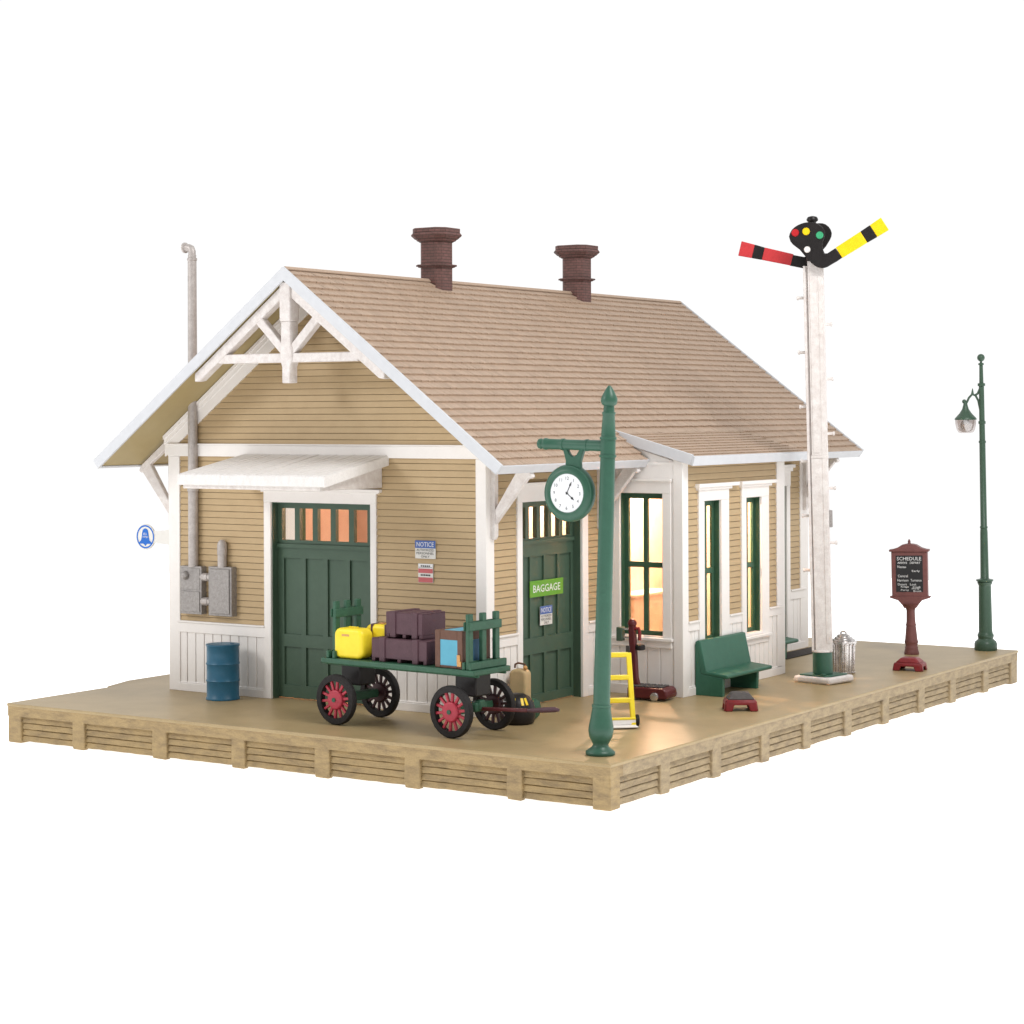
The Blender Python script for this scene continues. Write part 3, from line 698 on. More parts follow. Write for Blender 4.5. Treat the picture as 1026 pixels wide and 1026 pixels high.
# ------------------------------------------------------------------ baggage cart and its load
CY = R(-4.2); CL = (-3.655, 1.155, 0)
def cpt(x, y, z=0):
    c_, s_ = math.cos(CY), math.sin(CY); return (CL[0]+x*c_-y*s_, CL[1]+x*s_+y*c_, z)
ct_ = thing('baggage_cart', 'green flatbed baggage cart with red spoked wheels loaded with luggage', 'cart', CL, (0,0,CY))
b = MB(); b.box(-1.31, 1.30, -.385, .385, .795, .868); b.box(-1.31, 1.30, -.30, -.26, .77, .80); b.box(-1.31, 1.30, .26, .30, .77, .80); b.build('deck', M['cart'], ct_, .014)
for sx in (-.98, .98):
    b = MB(); b.box(sx-.17, sx+.17, -.16, .16, .50, .794); b.build('bolster', M['black'], ct_, .02)
    b = MB(); b.lathe([(.028,-.50),(.028,.50)], (sx,0,.335), 12, 'Y'); b.box(sx-.06, sx+.06, -.34, .34, .29, .40); b.build('axle', M['cart'], ct_, .01)
    for sy in (-1, 1):
        yc = sy*.44; ri = .215
        b = MB(); n = 40; hw = .045
        vs = []
        for k in range(n):
            a = 2*PI*k/n; c_, s_ = math.cos(a), math.sin(a)
            for r_, o in ((.248,-hw),(.320,-hw),(.335,-hw*.5),(.335,hw*.5),(.320,hw),(.248,hw)): vs.append((sx+r_*c_, yc+o, .336+r_*s_))
        b.add(vs, [(k*6+q, k*6+(q+1) % 6, ((k+1) % n)*6+(q+1) % 6, ((k+1) % n)*6+q) for k in range(n) for q in range(6)])
        wh = b.build('wheel', M['tyre'], ct_, 0, 40)
        b = MB()
        b.lathe([(.05,-.052),(.118,-.045),(.132,-.03),(.132,.03),(.118,.045),(.05,.052)], (sx,yc,.336), 28, 'Y')
        for k in range(14):
            a = 2*PI*(k+.3)/14
            b.bar((sx+.10*math.cos(a), yc, .336+.10*math.sin(a)), (sx+.252*math.cos(a), yc, .336+.252*math.sin(a)), .036, .036, (0,1,0))
        b.build('spokes', M['red'] if sy < 0 else M['darkred'], wh, .006, 40)
        b = MB(); b.lathe([(.03,-.066),(.03,.066)], (sx,yc,.336), 12, 'Y'); b.build('hub_cap', M['cart'], wh)
for sx, sp_, zt_ in ((-1.15, .215, 1.62), (1.17, .275, 1.575)):
    b = MB()
    for yy in (-.035-sp_, -.035, -.035+sp_): b.box(sx-.03, sx+.03, yy-.045, yy+.045, .868, zt_)
    b.box(sx-.052, sx-.031, -.10-sp_, .03+sp_, zt_-.215, zt_-.10); b.box(sx+.031, sx+.052, -.10-sp_, .03+sp_, zt_-.215, zt_-.10)
    b.box(sx-.075, sx-.031, -.375, .375, .869, .965); b.box(sx+.031, sx+.075, -.375, .375, .869, .965)
    b.build('end_rack', M['cart'], ct_, .012)
b = MB(); b.bar((1.0,0,.33), (1.86,.0,.375), .05, .045); dr = b.build('tongue', M['maroon'], ct_, .01)
b = MB(); b.tube([(1.84,0,.373),(1.94,-.0,.38),(2.10,0,.40),(2.28,.0,.42),(2.34,0,.42)], [.018,.028,.036,.034,.02], 10); b.build('handle', M['crate'], dr, 0, 40)
b = MB(); b.box(.93, 1.12, -.12, .12, .30, .42); b.box(1.05, 1.14, -.06, .06, .32, .45); b.build('turning_bracket', M['cart'], ct_, .02)

def soft_case(name, label, cat, lx, ly, w, d, h, m, rot, rad, group, mark=False):
    t = thing(name, label, cat, cpt(lx, ly, .869), (0,0,CY+rot), group)
    b = MB(); b.rbox(-w/2, w/2, -d/2, d/2, 0, h, rad, 6); b.build('shell', m, t, min(.05, d*.24), 40, seg=4)
    return t
gy = 'yellow suitcases on the cart'
t = soft_case('suitcase', 'bright yellow suitcase with a red mark at the front left end of the cart', 'suitcase', -.885, -.20, .50, .25, .405, M['yellow'], 0, .10, gy)
b = MB(); b.box(-.10, .03, -.129, -.125, .30, .327); b.build('red_mark', M['brass'], t)
b = MB(); b.bar((-.08,0,.412),(.08,0,.412),.03,.02); b.build('handle', M['yellow'], t, .006)
t = soft_case('suitcase', 'second yellow suitcase with dark straps, half hidden behind the front one', 'suitcase', -.58, .06, .48, .24, .45, M['yellow'], 0, .10, gy)
for xs in (-.11, .13):
    b = MB(); b.box(xs-.018, xs+.018, -.125, .125, .02, .460); b.build('band', M['crate'], t, .01)
b = MB(); b.box(-.06, .02, -.05, .03, .455, .467); b.build('handle', M['brass'], t, .005)
def crate(label, lx, ly, z, w, d, h):
    t = thing('wooden_crate', label, 'crate', cpt(lx, ly, z), (0,0,CY), 'plum crates on the cart')
    b = MB(); b.box(-w/2, w/2, -d/2, d/2, .045, h-.012)
    n = 5
    for i in range(n):
        y0 = -d/2 + i*d/n; b.box(-w/2-.004, w/2+.004, y0+.004, y0+d/n-.004, h-.016, h-.002)
    b.build('box', M['crate'], t, .008)
    for xs in (-w*.30, w*.30):
        b = MB(); b.box(xs-.048, xs+.048, -d/2-.016, d/2+.016, 0, h+.010); b.build('batten', M['crate'], t, .008)
    b = MB()
    for xs in (-w/2+.03, 0, w/2-.03): b.box(xs-.028, xs+.028, -d/2, d/2, .0, .046)
    b.build('skid', M['crate'], t, .006)
    return t
crate('large plum wooden crate lying flat on the cart deck, beneath another crate', -.03, -.03, .869, .94, .50, .31)
crate('smaller plum wooden crate stacked on top of the larger crate on the cart', -.0, .03, 1.19, .62, .48, .335)
t = thing('steamer_trunk', 'blue steamer trunk with brown edges against the right rack of the cart', 'trunk', cpt(.845, -.04, .869), (0,0,CY))
w_, d_, h_ = .45, .58, .48
b = MB(); b.box(-w_/2+.006, w_/2-.006, -d_/2+.006, d_/2-.006, .006, h_-.006); b.build('panel', M['trunkblue'], t, .004)
b = MB(); e = .085; o = .0
for sx in (-1, 1):
    x0, x1 = (-w_/2, -w_/2+e) if sx < 0 else (w_/2-e, w_/2)
    for sy in (-1, 1):
        y0, y1 = (-d_/2, -d_/2+.10) if sy < 0 else (d_/2-.10, d_/2); b.box(x0, x1, y0, y1, 0, h_)
for z0, z1 in ((0,.035), (h_-.12, h_)):
    b.box(-w_/2+e+.001, w_/2-e-.001, -d_/2+.001, -d_/2+.06, z0+.001, z1-.001); b.box(-w_/2+e+.001, w_/2-e-.001, d_/2-.06, d_/2-.001, z0+.001, z1-.001)
    b.box(w_/2-.06, w_/2-.001, -d_/2+.101, d_/2-.101, z0+.001, z1-.001); b.box(-w_/2+.001, -w_/2+.06, -d_/2+.101, d_/2-.101, z0+.001, z1-.001)
b.build('edging', M['brown'], t, .006)
b = MB(); b.box(w_/2-.058, w_/2-.004, -d_/2+.10, d_/2-.10, .036, h_-.121); b.build('side_panel', M['trunkdark'], t)
b = MB(); b.box(w_/2-.085, w_/2-.03, -d_/2-.014, -d_/2+.0, .05, .18); b.box(w_/2-.075, w_/2-.01, -d_/2-.02, -d_/2+.0, .03, .10); b.build('latch', M['brass'], t, .01)

# luggage by the track-side corner
t = thing('suitcase', 'beige upright suitcase standing by the depot corner beside the green door', 'suitcase', (-3.13, 2.90, 0), (0,0,R(8)))
b = MB(); b.rbox(-.125, .125, -.10, .10, 0, .62, .08, 6); b.build('shell', M['beige'], t, .03, 40, seg=3)
b = MB(); b.tube([(-.08,0,.63),(-.075,0,.68),(-.03,0,.70),(.04,0,.69),(.075,0,.68),(.085,0,.63)], .014, 8); b.build('handle', M['brown'], t, 0, 40)
b = MB(); b.ball((.095,-.04,.645), .03); b.build('clasp', M['brass'], t, 0, 40)
t = thing('round_bag', 'glossy black round bag with yellow bars on the platform behind the cart tongue', 'bag', (-2.70, 2.16, 0))
b = MB(); b.lathe([(.19,0),(.225,.02),(.242,.10),(.242,.20),(.236,.225),(.212,.29),(.165,.355),(.09,.395),(.02,.405)], (0,0,0), 32); b.build('body', M['black'], t, 0, 50)
b = MB()
for a0, z_ in ((-70, 0), (-38, 0), (-22, 0)):
    a = R(a0); b.bar((.172*math.cos(a), .172*math.sin(a), .352), (.228*math.cos(a), .228*math.sin(a), .265), .035, .012, (math.cos(a), math.sin(a), 1))
b.build('band', M['arm_y'], t)  # short yellow bars laid on the upper curve of the bag
b = MB(); a = R(-112); b.bar((.205*math.cos(a), .205*math.sin(a), .31), (.236*math.cos(a), .236*math.sin(a), .25), .05, .012, (math.cos(a), math.sin(a), 1)); b.build('tag', M['inkwhite'], t)
t = thing('duffel_bag', 'dark green duffel, mostly hidden behind the black round bag', 'bag', (-2.93, 2.60, 0))
b = MB(); b.lathe([(.05,-.31),(.12,-.29),(.14,-.24),(.14,.20),(.12,.25),(.05,.27)], (0,0,.14), 20, 'X'); b.build('body', M['cart'], t, 0, 50)

# ------------------------------------------------------------------ clock post
t = thing('clock_post', 'tall green lamp-style post carrying a round two-handed clock at the platform corner', 'street clock', (-.45, .53, 0), lean(.029))
b = MB()
b.lathe([(.172,0),(.180,.015),(.178,.04),(.150,.062),(.105,.095),(.092,.125),(.112,.165),(.140,.215),(.153,.285),(.150,.34),(.132,.43),(.114,.54),(.112,.575),(.118,.58),(.118,.605),(.103,.612),
         (.100,1.2),(.095,2.4),(.090,3.50),(.090,3.585),(.104,3.59),(.104,3.615),(.092,3.62),(.091,3.80),(.103,3.805),(.103,3.83),(.089,3.84),(.074,4.10),(.082,4.11),(.082,4.13),(.068,4.14),(.064,4.21),(.088,4.225),(.101,4.26),(.099,4.30),(.075,4.355),(.04,4.42),(.012,4.455)], (0,0,0), 32)
b.build('pole', M['green'], t, 0, 50)
b = MB(); az = 3.725
b.lathe([(.03,-.995),(.06,-.98),(.066,-.95),(.05,-.92),(.072,-.90),(.072,-.87),(.064,-.86),(.064,-.655),(.074,-.65),(.074,-.62),(.064,-.615),(.064,-.315),(.074,-.31),(.074,-.28),(.066,-.275),(.070,-.02)], (0,0,az), 24, 'X')
b.build('arm', M['green'], t, 0, 50)
cx_, cz_ = -.525, 3.135
b = MB(); pl = []
pl = [(-.155,az-.045),(-.09,az-.045),(-.045,az-.12),(0,az-.145),(.045,az-.12),(.09,az-.045),(.155,az-.045),(.13,az-.12),(.105,az-.20),(.11,az-.27),(.14,az-.32),(-.14,az-.32),(-.11,az-.27),(-.105,az-.20),(-.13,az-.12)]
b.prism(pl, lambda a, z, d: (cx_+.05+a, d, z), -.03, .03); b.build('hanger', M['green'], t, .012)
b = MB(); b.lathe([(.28,-.055),(.335,-.048),(.350,-.02),(.350,.03),(.335,.055),(.28,.06)], (cx_,0,cz_), 48, 'Y')
# raised front rim ring
n = 48; vs = []
for k in range(n):
    a = 2*PI*k/n; c_, s_ = math.cos(a), math.sin(a)
    for r_, o in ((.234,-.05),(.238,-.074),(.255,-.082),(.285,-.076),(.325,-.045)): vs.append((cx_+r_*c_, o, cz_+r_*s_))
b.add(vs, [(k*5+q, k*5+q+1, ((k+1) % n)*5+q+1, ((k+1) % n)*5+q) for k in range(n) for q in range(4)])
case = b.build('clock_case', M['green'], t, 0, 50)
b = MB(); b.lathe([(.236,-.066),(.236,-.06)], (cx_,0,cz_), 48, 'Y'); b.build('dial', M['dial'], case, 0, 40)
b = MB()
for k in range(1, 13):
    a = R(90-30*k); b.text(str(k), (lambda x, z, a=a: (cx_+.182*math.cos(a)+x, -.0675, cz_+.182*math.sin(a)+z)), None, .040)
b.build('numerals', M['ink'], case)
b = MB()
def hand(deg, ln, wd):
    a = R(90-deg); d = (math.cos(a), math.sin(a)); q = (-d[1], d[0])
    pl = [(-.02,-.25),(ln*.62,-.3),(ln*.66,-1),(ln,0),(ln*.66,1),(ln*.62,.3),(-.02,.25)]
    b.prism([(cx_+d[0]*l+q[0]*s*wd, cz_+d[1]*l+q[1]*s*wd) for l, s in pl], lambda x, z, dd: (x, dd, z), -.0715, -.0690)
hand(24, .155, .014); hand(128, .135, .016)
b.lathe([(.014,-.073),(.014,-.066)], (cx_,0,cz_), 12, 'Y')
b.build('hands', M['ink'], case)

# ------------------------------------------------------------------ yellow hand truck
t = thing('hand_truck', 'bright yellow hand truck half hidden behind the green clock post', 'hand truck', (-1.36, 2.56, 0), (0,0,R(42)))
b = MB(); lnz = .30
for xs in (-.18, .18): b.bar((xs, -.02, .0), (xs*.93, .22, .95), .066, .06, (0,1,0))
b.build('rail', M['yellow'], t, .012)
for z in (.345, .635, .925):
    y = -.02 + .24*z/.95; b = MB(); b.bar((-.165, y, z), (.165, y, z), .055, .066); b.build('rung', M['yellow'], t, .012)
b = MB(); b.box(-.21, .21, -.19, .0, .015, .035); b.box(-.21, .21, -.035, .0, .035, .10); b.build('toe_plate', M['white'], t, .008)
b = MB(); b.box(-.21, .21, -.04, .0, .101, .13); b.build('cross_bar', M['yellow'], t, .008)
for xs in (-.245, .245):
    b = MB(); b.lathe([(.07,-.022),(.078,-.016),(.078,.016),(.07,.022)], (xs,.06,.079), 20, 'X'); b.build('wheel', M['tyre'], t, 0, 40)

# ------------------------------------------------------------------ platform scale
t = thing('platform_scale', 'maroon platform scale with upright beam and weights in front of the lit bay window', 'scale', (-2.33, 5.14, 0), (0,0,R(6)))
b = MB(); b.prism([(-.30,.03),(.30,.03),(.32,.08),(.30,.155),(.26,.185),(-.30,.185)], lambda a, z, d: (a, d, z), -.20, .20); b.build('base', M['maroon'], t, .02)
b = MB()
for i in range(5): b.box(-.26+.10*i, -.18+.10*i, -.15, .15, .186, .205)
b.build('tread', M['greytop'], t, .008)
for xs in (.13,):
    b = MB(); b.lathe([(.03,-.03),(.058,-.025),(.064,-.015),(.064,.02)], (xs,-.20,.066), 18, 'Y'); b.build('wheel', M['silver'], t, 0, 40)
b = MB(); b.prism([(-.30,.15),(-.17,.15),(-.215,.30),(-.255,1.05),(-.345,1.05),(-.32,.30)], lambda a, z, d: (a, d, z), -.05, .05); b.ball((-.30,0,1.08), .068); b.build('column', M['maroon'], t, .012, 40)
b = MB(); b.box(-.50,-.30,-.02,.02,.98,1.01); b.box(-.50,-.30,-.02,.02,.86,.89); b.build('beam', M['silver'], t, .006)
b = MB(); b.box(-.53,-.44,-.06,.06,.82,1.02); b.build('weight_box', M['door'], t, .01)
b = MB(); b.box(-.375,-.315,-.07,-.03,.60,.76); b.build('poise', M['greytop'], t, .008)
b = MB(); b.tube([(-.26,0,1.0),(-.20,0,1.01),(-.185,0,.96),(-.185,0,.84)], .026, 8); b.build('hook', M['stool'], t, 0, 40)
b = MB(); b.lathe([(.06,.70),(.072,.71),(.072,.76),(.06,.78)], (-.175,0,0), 18); b.build('weight', M['black'], t, 0, 40)

# ------------------------------------------------------------------ benches
def bench(loc, label, ln):
    t = thing('bench', label, 'bench', loc, (0,0,0), 'green station benches')
    P = lambda a, z, d: (a, d, z)
    b = MB(); b.prism([(.04,.80),(.085,.79),(.185,.335),(.10,.315),(.0,.77)], P, .0, ln); b.build('backrest', M['bench'], t, .012)
    b = MB(); b.prism([(.10,.312),(.52,.262),(.535,.285),(.53,.318),(.187,.352),(.10,.34)], P, .0, ln); b.build('seat', M['bench'], t, .014)
    for y0 in (.002, ln-.36):
        b = MB(); b.prism([(.005,0),(.445,0),(.455,.268),(.10,.314),(.012,.74),(.0,.74)], P, y0, y0+.075); b.build('side_panel', M['bench'], t, .01)
    return t
b1 = bench((-2.01, 5.86, 0), 'dark green bench below the narrow windows of the bay', 1.46)
copy_tree(b1, (-3.26, 9.42, 0), 'green bench tucked behind the bay, only one seat end showing')
t = MB(); t.box(-3.20, -2.78, 10.55, 12.35, .002, .016); tag(t.build('dark_floor_strip', M['mat'], None, .004), 'dark flat strip on the platform against the wall beyond the bay', 'mat')  # thin dark strip added on the deck along the wall base

# ------------------------------------------------------------------ red step stools
def stool(loc, rz, label, w, d, h, topm):
    t = thing('step_stool', label, 'stool', loc, (0,0,rz), 'red step stools')
    hb = h*.56
    b = MB()
    for sy in (-1, 1):   # long sides with an arch
        pl = [(-w/2,0),(-w*.28,0),(-w*.22,hb*.62),(w*.22,hb*.62),(w*.28,0),(w/2,0),(w*.46,hb),(-w*.46,hb)]
        b.prism(pl, lambda a, z, q, sy=sy: (a, sy*(d/2 - z*.04*d/hb) + q, z), -.016, .016)
    for sx in (-1, 1):
        pl = [(-d/2+.017,0),(-d*.24,0),(-d*.18,hb*.58),(d*.18,hb*.58),(d*.24,0),(d/2-.017,0),(d*.46-.017,hb),(-d*.46+.017,hb)]
        b.prism(pl, lambda a, z, q, sx=sx: (sx*(w/2 - z*.04*w/hb) + q, a, z), -.016, .016)
    b.build('body', M['stool'], t, .012)
    def frus(mb, w0, d0, z0, w1, d1, z1):
        mb.add([(-w0,-d0,z0),(w0,-d0,z0),(w0,d0,z0),(-w0,d0,z0),(-w1,-d1,z1),(w1,-d1,z1),(w1,d1,z1),(-w1,d1,z1)], [(0,3,2,1),(4,5,6,7),(0,1,5,4),(1,2,6,5),(2,3,7,6),(3,0,4,7)])
    b = MB(); frus(b, w*.475, d*.475, hb*.97, w*.455, d*.455, hb*1.12); b.build('rim', M['stool'], t, .014)
    b = MB(); frus(b, w*.44, d*.44, hb*1.11, w*.26, d*.28, h); b.build('tread', topm, t, .02)
    return t
stool((-.76, 4.84, 0), R(33), 'red step stool with grey rubber tread on the platform in front of the bench', .44, .36, .25, M['greytop'])
stool((-.50, 10.28, 0), R(8), 'plain red step stool near the platform edge in front of the schedule board', .46, .36, .205, M['stool'])

# ------------------------------------------------------------------ semaphore signal
t = thing('semaphore_signal', 'tall white semaphore signal with red and yellow arms on the platform', 'railway signal', (-1.058, 8.213, 0), lean(-.0195))
ya = R(-13)
def rz_(x, y): return (x*math.cos(ya)-y*math.sin(ya), x*math.sin(ya)+y*math.cos(ya))
b = MB(); pl = [rz_(*p) for p in ((-.34,-.30),(.35,-.30),(.35,.32),(-.34,.32))]
b.prism(pl, lambda a, c_, d: (a, c_, d), .002, .105); b.build('base_slab', M['white2'], t, .035, seg=3)
b = MB(); pl = [rz_(*p) for p in ((-.27,-.24),(.22,-.24),(.28,-.15),(.28,.25),(-.27,.25))]
b.prism(pl, lambda a, c_, d: (a, c_, d), .106, .128)
b.lathe([(.155,.128),(.150,.46)], (0,0,0), 24); b.lathe([(.045,.128),(.04,.15)], (.10,-.2,0), 10)
b.build('post_foot', M['green'], t, .01, 40)
b = MB()
wv = Vector((.93, .37, 0)).normalized(); bv = Vector((-.37, .93, 0)).normalized()
def ws(a, d, z): return tuple(wv*a + bv*d + Vector((0,0,z)))
def wsbox(mb, a0, a1, d0, d1, z0, z1, m=0):
    mb.add([ws(a0,d0,z0),ws(a1,d0,z0),ws(a1,d1,z0),ws(a0,d1,z0),ws(a0,d0,z1),ws(a1,d0,z1),ws(a1,d1,z1),ws(a0,d1,z1)],
           [(0,3,2,1),(4,5,6,7),(0,1,5,4),(1,2,6,5),(2,3,7,6),(3,0,4,7)], m)
b.lathe([(.158,.46),(.16,.475),(.150,.49)], (0,0,0), 24)
wsbox(b, -.095, .152, -.115, .12, .48, 3.42); wsbox(b, -.085, .152, -.115, .12, 3.46, 6.42)
wsbox(b, -.154, -.115, -.10, .11, .48, 6.35); wsbox(b, -.12, -.09, -.06, .08, .48, 6.35); wsbox(b, -.10, .158, -.125, .13, 3.42, 3.46)
wsbox(b, -.06, -.05+.09, -.124, -.114, 3.5, 6.2); wsbox(b, .07, .13, -.122, -.114, .6, 6.2)
b.build('post', M['white2'], t, .018)
for i in range(11):
    z = (683-(298+27.3*i))/65.6; sgn = -1 if i % 2 == 0 else 1
    b = MB(); b.tube([ws(sgn*.12,0,z), ws(sgn*.265,0,z)], .022, 8); b.tube([ws(sgn*.235,0,z), ws(sgn*.262,0,z)], .032, 8); b.build('step_peg', M['white2'], t, 0, 40)
b = MB(); wsbox(b, .15, .20, -.05, .06, 2.36, 2.62); b.build('relay_box', M['steel'], t, .008)
K = 1/(14.66*65.6)
def sp(cx, cy): return ((cx-472)*K, 6.765 - (cy-420)*K)     # outline units -> metres
front = [(140,390),(155,340),(185,290),(225,255),(270,228),(320,208),(370,195),(420,190),(475,190),(530,202),(580,224),(630,268),(660,330),(662,380),(648,430),(628,480),(622,530),(630,600),(652,655),(690,655),(750,618),(810,582),(858,652),(905,725),(830,775),(760,812),(690,852),(650,865),(610,868),(550,855),(500,828),(460,792),(420,745),(380,700),(350,662),(290,585),(240,545),(195,508),(160,462)]
b = MB(); b.prism([sp(*p) for p in front], lambda a, z, d: ws(a, d, z), -.235, -.195); fs_ = b.build('signal_arm', M['black'], t, .01)
fs_['label'] = 'yellow and black signal arm raised to the right, with three coloured lenses'
for (cx, cy), m, nm in (((232,338),'lensred','lens'), ((390,325),'lensyellow','lens'), ((585,388),'lensgreen','lens')):
    a, z = sp(cx, cy); b = MB(); n = 20
    vs = [ws(a+.058*math.cos(2*PI*k/n), -.236, z+.058*math.sin(2*PI*k/n)) for k in range(n)] + [ws(a+.05*math.cos(2*PI*k/n), -.252, z+.05*math.sin(2*PI*k/n)) for k in range(n)]
    b.add(vs, [(k, (k+1) % n, n+(k+1) % n, n+k) for k in range(n)] + [tuple(range(n, 2*n))]); b.build(nm, M[m], fs_, 0, 40)
b = MB(); a, z = sp(400, 590); n = 18
b.add([ws(a+.05*math.cos(2*PI*k/n), -.236, z+.05*math.sin(2*PI*k/n)) for k in range(n)] + [ws(a+.04*math.cos(2*PI*k/n), -.27, z+.04*math.sin(2*PI*k/n)) for k in range(n)],
      [(k, (k+1) % n, n+(k+1) % n, n+k) for k in range(n)] + [tuple(range(n, 2*n))]); b.build('pivot_bolt', M['white'], fs_, 0, 40)
def pxs(px, py): return ((px-812.2)*65.6**-1, 6.765-(py-238.65)/65.6)
def arm(cen, hw0, hw1, mats, d0, d1, parent, nm):
    """cen: list of pixel-measured centre points along the arm (metres after pxs), one stripe between neighbours"""
    P = [Vector(pxs(*c)) for c in cen]; ax = (P[-1]-P[0]).normalized(); q = Vector((-ax.y, ax.x)); n = len(P)-1
    for i in range(n):
        h0 = hw0+(hw1-hw0)*i/n; h1 = hw0+(hw1-hw0)*(i+1)/n
        b = MB(); b.prism([tuple(P[i]+q*h0), tuple(P[i+1]+q*h1), tuple(P[i+1]-q*h1), tuple(P[i]-q*h0)], lambda a, z, d: ws(a, d, z), d0, d1)
        b.build('stripe', M[mats[i]], parent, .008)
arm([(838.5,254.6),(863.2,240.0),(872.8,234.4),(884.0,227.6)], .094, .112, ['arm_y','black','arm_y'], -.236, -.194, fs_, 'stripe')
rear = [(480,180),(560,176),(610,180),(655,197),(700,235),(728,280),(742,330),(735,380),(715,425),(690,465),(655,520),(600,580),(560,640),(480,760),(420,830),(335,840),(110,787),(130,622),(335,668),(380,640),(420,560),(440,420)]
b = MB(); b.prism([sp(*p) for p in rear], lambda a, z, d: ws(a, d, z), .185, .225); rs_ = b.build('signal_arm', M['black'], t, .01)
rs_['label'] = 'red and black signal arm held out to the left behind the post'
arm([(790.5,258.0),(761.5,250.6),(751.5,247.9),(738.0,244.4)], .090, .115, ['arm_r','black','arm_r'], .184, .226, rs_, 'stripe')
b = MB(); b.lathe([(.115,6.42),(.10,6.50),(.06,6.60),(.06,6.98),(.056,7.02),(.086,7.04),(.09,7.065),(.07,7.10),(.02,7.115)], (0,0,0), 18); wsbox(b, -.03, .03, -.23, .22, 6.46, 6.55); b.build('finial', M['black'], t, 0, 40)

# ------------------------------------------------------------------ trash can
t = thing('trash_can', 'ribbed silver trash can with domed lid behind the signal base', 'trash can', (-1.215, 9.32, 0))
b = MB(); b.lathe([(.155,0),(.165,.02),(.165,.03),(.152,.035),(.165,.46),(.178,.465),(.178,.485)], (0,0,0), 128, flute=.13, nfl=15); b.build('body', M['silver'], t)
b = MB(); b.lathe([(.172,.485),(.208,.488),(.208,.515),(.180,.522),(.176,.545),(.142,.552),(.137,.577),(.102,.586),(.096,.612),(.05,.625)], (0,0,0), 32); ld = b.build('lid', M['silver'], t, 0, 30)
b = MB(); b.tube([(-.045,0,.62),(-.045,0,.645),(-.02,0,.660),(.02,0,.660),(.045,0,.645),(.045,0,.62)], .014, 8); b.build('handle', M['silver'], ld, 0, 40)

# ------------------------------------------------------------------ schedule board
t = thing('schedule_board', 'maroon pedestal schedule board with white lettering on a black panel', 'sign', (-1.32, 12.34, 0), (0, R(-1.0), R(16)))
b = MB(); b.lathe([(.122,0),(.128,.02),(.120,.06),(.108,.10),(.112,.125),(.100,.14),(.110,.19),(.118,.21),(.106,.25),(.086,.46),(.082,.48),(.090,.50),(.082,.52),(.076,.56),(.072,.74),(.082,.78),(.12,.82),(.15,.86)], (0,0,0), 24); b.build('pedestal', M['signred'], t, 0, 50)
b = MB(); PZ = lambda a, z, d: (a, d, z)
b.prism([(-.10,.79),(.10,.79),(.13,.84),(.20,.92),(.34,.965),(.34,.99),(-.34,.99),(-.34,.965),(-.20,.92),(-.13,.84)], PZ, -.085, .085)
b.box(-.30, .30, -.075, .10, .99, 1.745)
b.prism([(-.33,1.745),(.33,1.745),(.335,1.78),(.28,1.785),(.20,1.81),(.12,1.86),(.05,1.875),(-.05,1.875),(-.12,1.86),(-.20,1.81),(-.28,1.785),(-.335,1.78)], PZ, -.10, .12)
b.lathe([(.035,1.87),(.02,1.90),(.026,1.915),(.008,1.955)], (0,0,0), 12)
cb = b.build('cabinet', M['signred'], t, .01)
b = MB(); b.box(-.225, .225, -.082, -.074, 1.065, 1.68); b.build('panel', M['ink'], cb)
b = MB()
def line(tx, cx, z, w, h=.042): b.text(tx, lambda a, c_: (cx+a, -.0838, z+c_), w*1.02, h*1.0)
line('SCHEDULE', 0, 1.628, .40, .058); line('ARRIVE', -.115, 1.558, .16, .034); line('DEPART', .10, 1.558, .17, .034)
line('Nassau', -.125, 1.49, .14); line('Early', .11, 1.415, .13); line('Central', -.11, 1.335, .165); line('Harrison', -.11, 1.262, .18); line('Torrence', .11, 1.262, .18)
line('Desert', -.12, 1.193, .15, .036); line('Ridge', -.08, 1.148, .13, .036); line('Lost', .06, 1.193, .10, .036); line('Creek', .12, 1.148, .13, .036)
line('Ferry', -.08, 1.093, .13, .036); line('Shady', .10, 1.118, .13, .032); line('Brook', .13, 1.08, .13, .032)
b.build('lettering', M['inkwhite'], cb)

# ------------------------------------------------------------------ lamp post
t = lp = thing('lamp_post', 'slender green lamp post with a hanging teardrop lamp at the far platform corner', 'street lamp', (-.47, 13.58, 0), lean(-.013))
b = MB(); b.lathe([(.188,0),(.195,.02),(.195,.11),(.18,.15),(.14,.18),(.128,.20),(.14,.23),(.142,.26),(.125,.285),(.118,.32),(.108,1.08),(.108,1.10),(.125,1.12),(.13,1.15),(.118,1.155),(.145,1.17),(.145,1.195),(.085,1.205),(.072,1.22),
                   (.064,2.0),(.058,2.06),(.066,2.065),(.066,2.09),(.056,2.10),(.052,3.5),(.062,3.505),(.062,3.54),(.050,3.545),(.048,3.82),(.062,3.83),(.062,3.87),(.047,3.88),(.044,4.46),(.064,4.47),(.064,4.51),(.036,4.52),(.031,4.82),(.048,4.825),(.048,4.85),(.020,4.86),(.020,4.88)], (0,0,0), 24)
b.ball((0,0,4.945), .066); b.build('pole', M['lampgreen'], t, 0, 50)
b = MB(); b.tube([(-.02,0,4.02),(-.06,0,4.22),(-.11,0,4.31),(-.17,0,4.33),(-.23,0,4.27),(-.27,0,4.19)], .02, 8)
b.tube([(-.03,0,4.42),(-.07,0,4.34),(-.12,0,4.31)], .02, 8); b.tube([(-.165,0,4.32),(-.16,0,4.43)], [.03,.006], 8); b.ball((-.315,0,4.21), .038)
b.build('arm', M['lampgreen'], t, 0, 40)
b = MB(); lx_ = -.295
b.lathe([(.028,4.21),(.038,4.15),(.058,4.08),(.105,4.01),(.162,3.95),(.188,3.92),(.188,3.90)][::-1], (lx_,0,0), 24); sh = b.build('lamp_shade', M['lampgreen'], t, 0, 50)
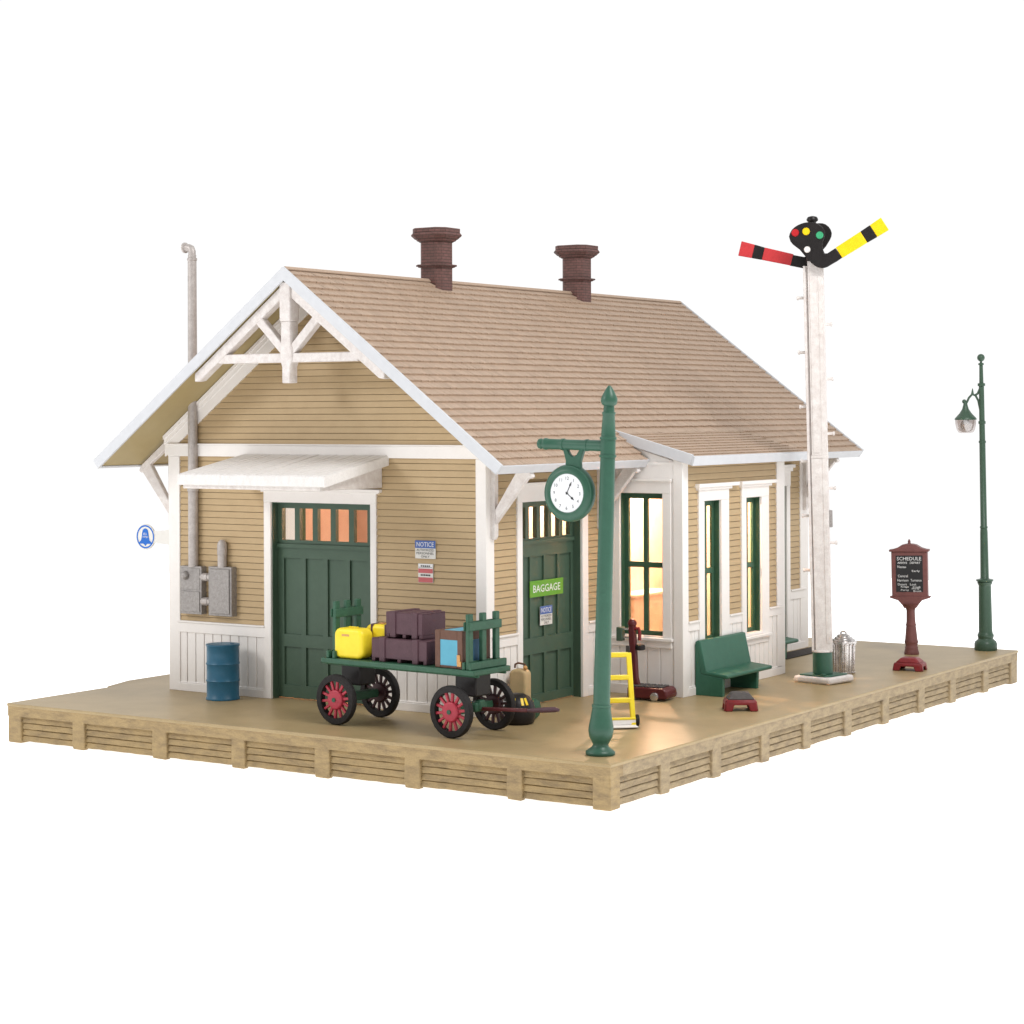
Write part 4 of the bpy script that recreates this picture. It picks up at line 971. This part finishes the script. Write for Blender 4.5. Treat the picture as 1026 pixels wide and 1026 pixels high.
b = MB(); b.lathe([(.07,3.675),(.125,3.685),(.155,3.735),(.176,3.83),(.18,3.899)], (lx_,0,0), 24); b.build('globe', M['globe'], sh, 0, 50)
b = MB(); b.lathe([(.03,3.72),(.08,3.76),(.09,3.82),(.06,3.88),(.05,3.898)], (lx_,0,0), 16); b.build('bulb', M['paper'], sh, 0, 50)

lp.scale = (1, 1, 1.02)

# ------------------------------------------------------------------ lights
def area(name, loc, target, size, power, col=(1,1,1), size_y=None):
    l = bpy.data.lights.new(name, 'AREA'); l.energy = power; l.color = col; l.shape = 'RECTANGLE'; l.size = size; l.size_y = size_y or size
    o = bpy.data.objects.new(name, l); COL.objects.link(o); o.location = loc
    o.rotation_euler = (Vector(target)-Vector(loc)).to_track_quat('-Z', 'Y').to_euler(); return o
area('softbox', (-17, -14, 13), (-5, 4, 1.5), 6, 1700, (1,.99,.98))
area('softbox', (10, 0, 18), (-4, 6, 1), 8, 3000, (1,.99,.98))
for loc, e in (((-3.38, 7.0, 3.08), 78), ((-5.0, 5.75, 3.05), 42)):
    l = bpy.data.lights.new('room_bulb', 'POINT'); l.energy = e*7; l.color = (1, .70, .50); l.shadow_soft_size = .05
    o = bpy.data.objects.new('room_bulb', l); COL.objects.link(o); o.location = loc

W = bpy.data.worlds.new('World'); SC.world = W; W.use_nodes = True
nt = W.node_tree; N = nt.nodes; L = nt.links
bg = N['Background']; bg.inputs['Strength'].default_value = 1.0
# studio surroundings: bright white sweep around the back and sides, dimmer room on the near side
tc = N.new('ShaderNodeTexCoord'); dt = N.new('ShaderNodeVectorMath'); dt.operation = 'DOT_PRODUCT'
L.new(tc.outputs['Generated'], dt.inputs[0]); dt.inputs[1].default_value = (-.547, .837, 0)
mr = N.new('ShaderNodeMapRange'); mr.interpolation_type = 'SMOOTHSTEP'
mr.inputs['From Min'].default_value = -.45; mr.inputs['From Max'].default_value = .35
mr.inputs['To Min'].default_value = .46; mr.inputs['To Max'].default_value = 1.03
L.new(dt.outputs['Value'], mr.inputs['Value']); L.new(mr.outputs['Result'], bg.inputs['Color'])

# ------------------------------------------------------------------ camera
cd = bpy.data.cameras.new('camera'); co = bpy.data.objects.new('camera', cd); COL.objects.link(co)
fw = Vector((-.54669629, .83732989, -.00135105)); rt = Vector((.83732655, .54668745, -.00413241)); up = Vector((.00272159, .00339044, .99999055))
mtx = Matrix((rt, up, -fw)).transposed().to_4x4(); mtx.translation = Vector((12.5498, -21.3335, 4.13025)); co.matrix_world = mtx
cd.sensor_width = 36; cd.lens = 2111.53/1026*36; cd.shift_x = (513-511.43)/1026; cd.shift_y = (416.3-513)/1026
cd.clip_start = .1; cd.clip_end = 600
SC.camera = co
vs = SC.view_settings
vs.view_transform = 'Standard'; vs.look = 'None'; vs.gamma = 1; vs.exposure = 0; vs.use_curve_mapping = False
SC.cycles.max_bounces = 8; SC.cycles.transparent_max_bounces = 16; SC.cycles.use_denoising = True
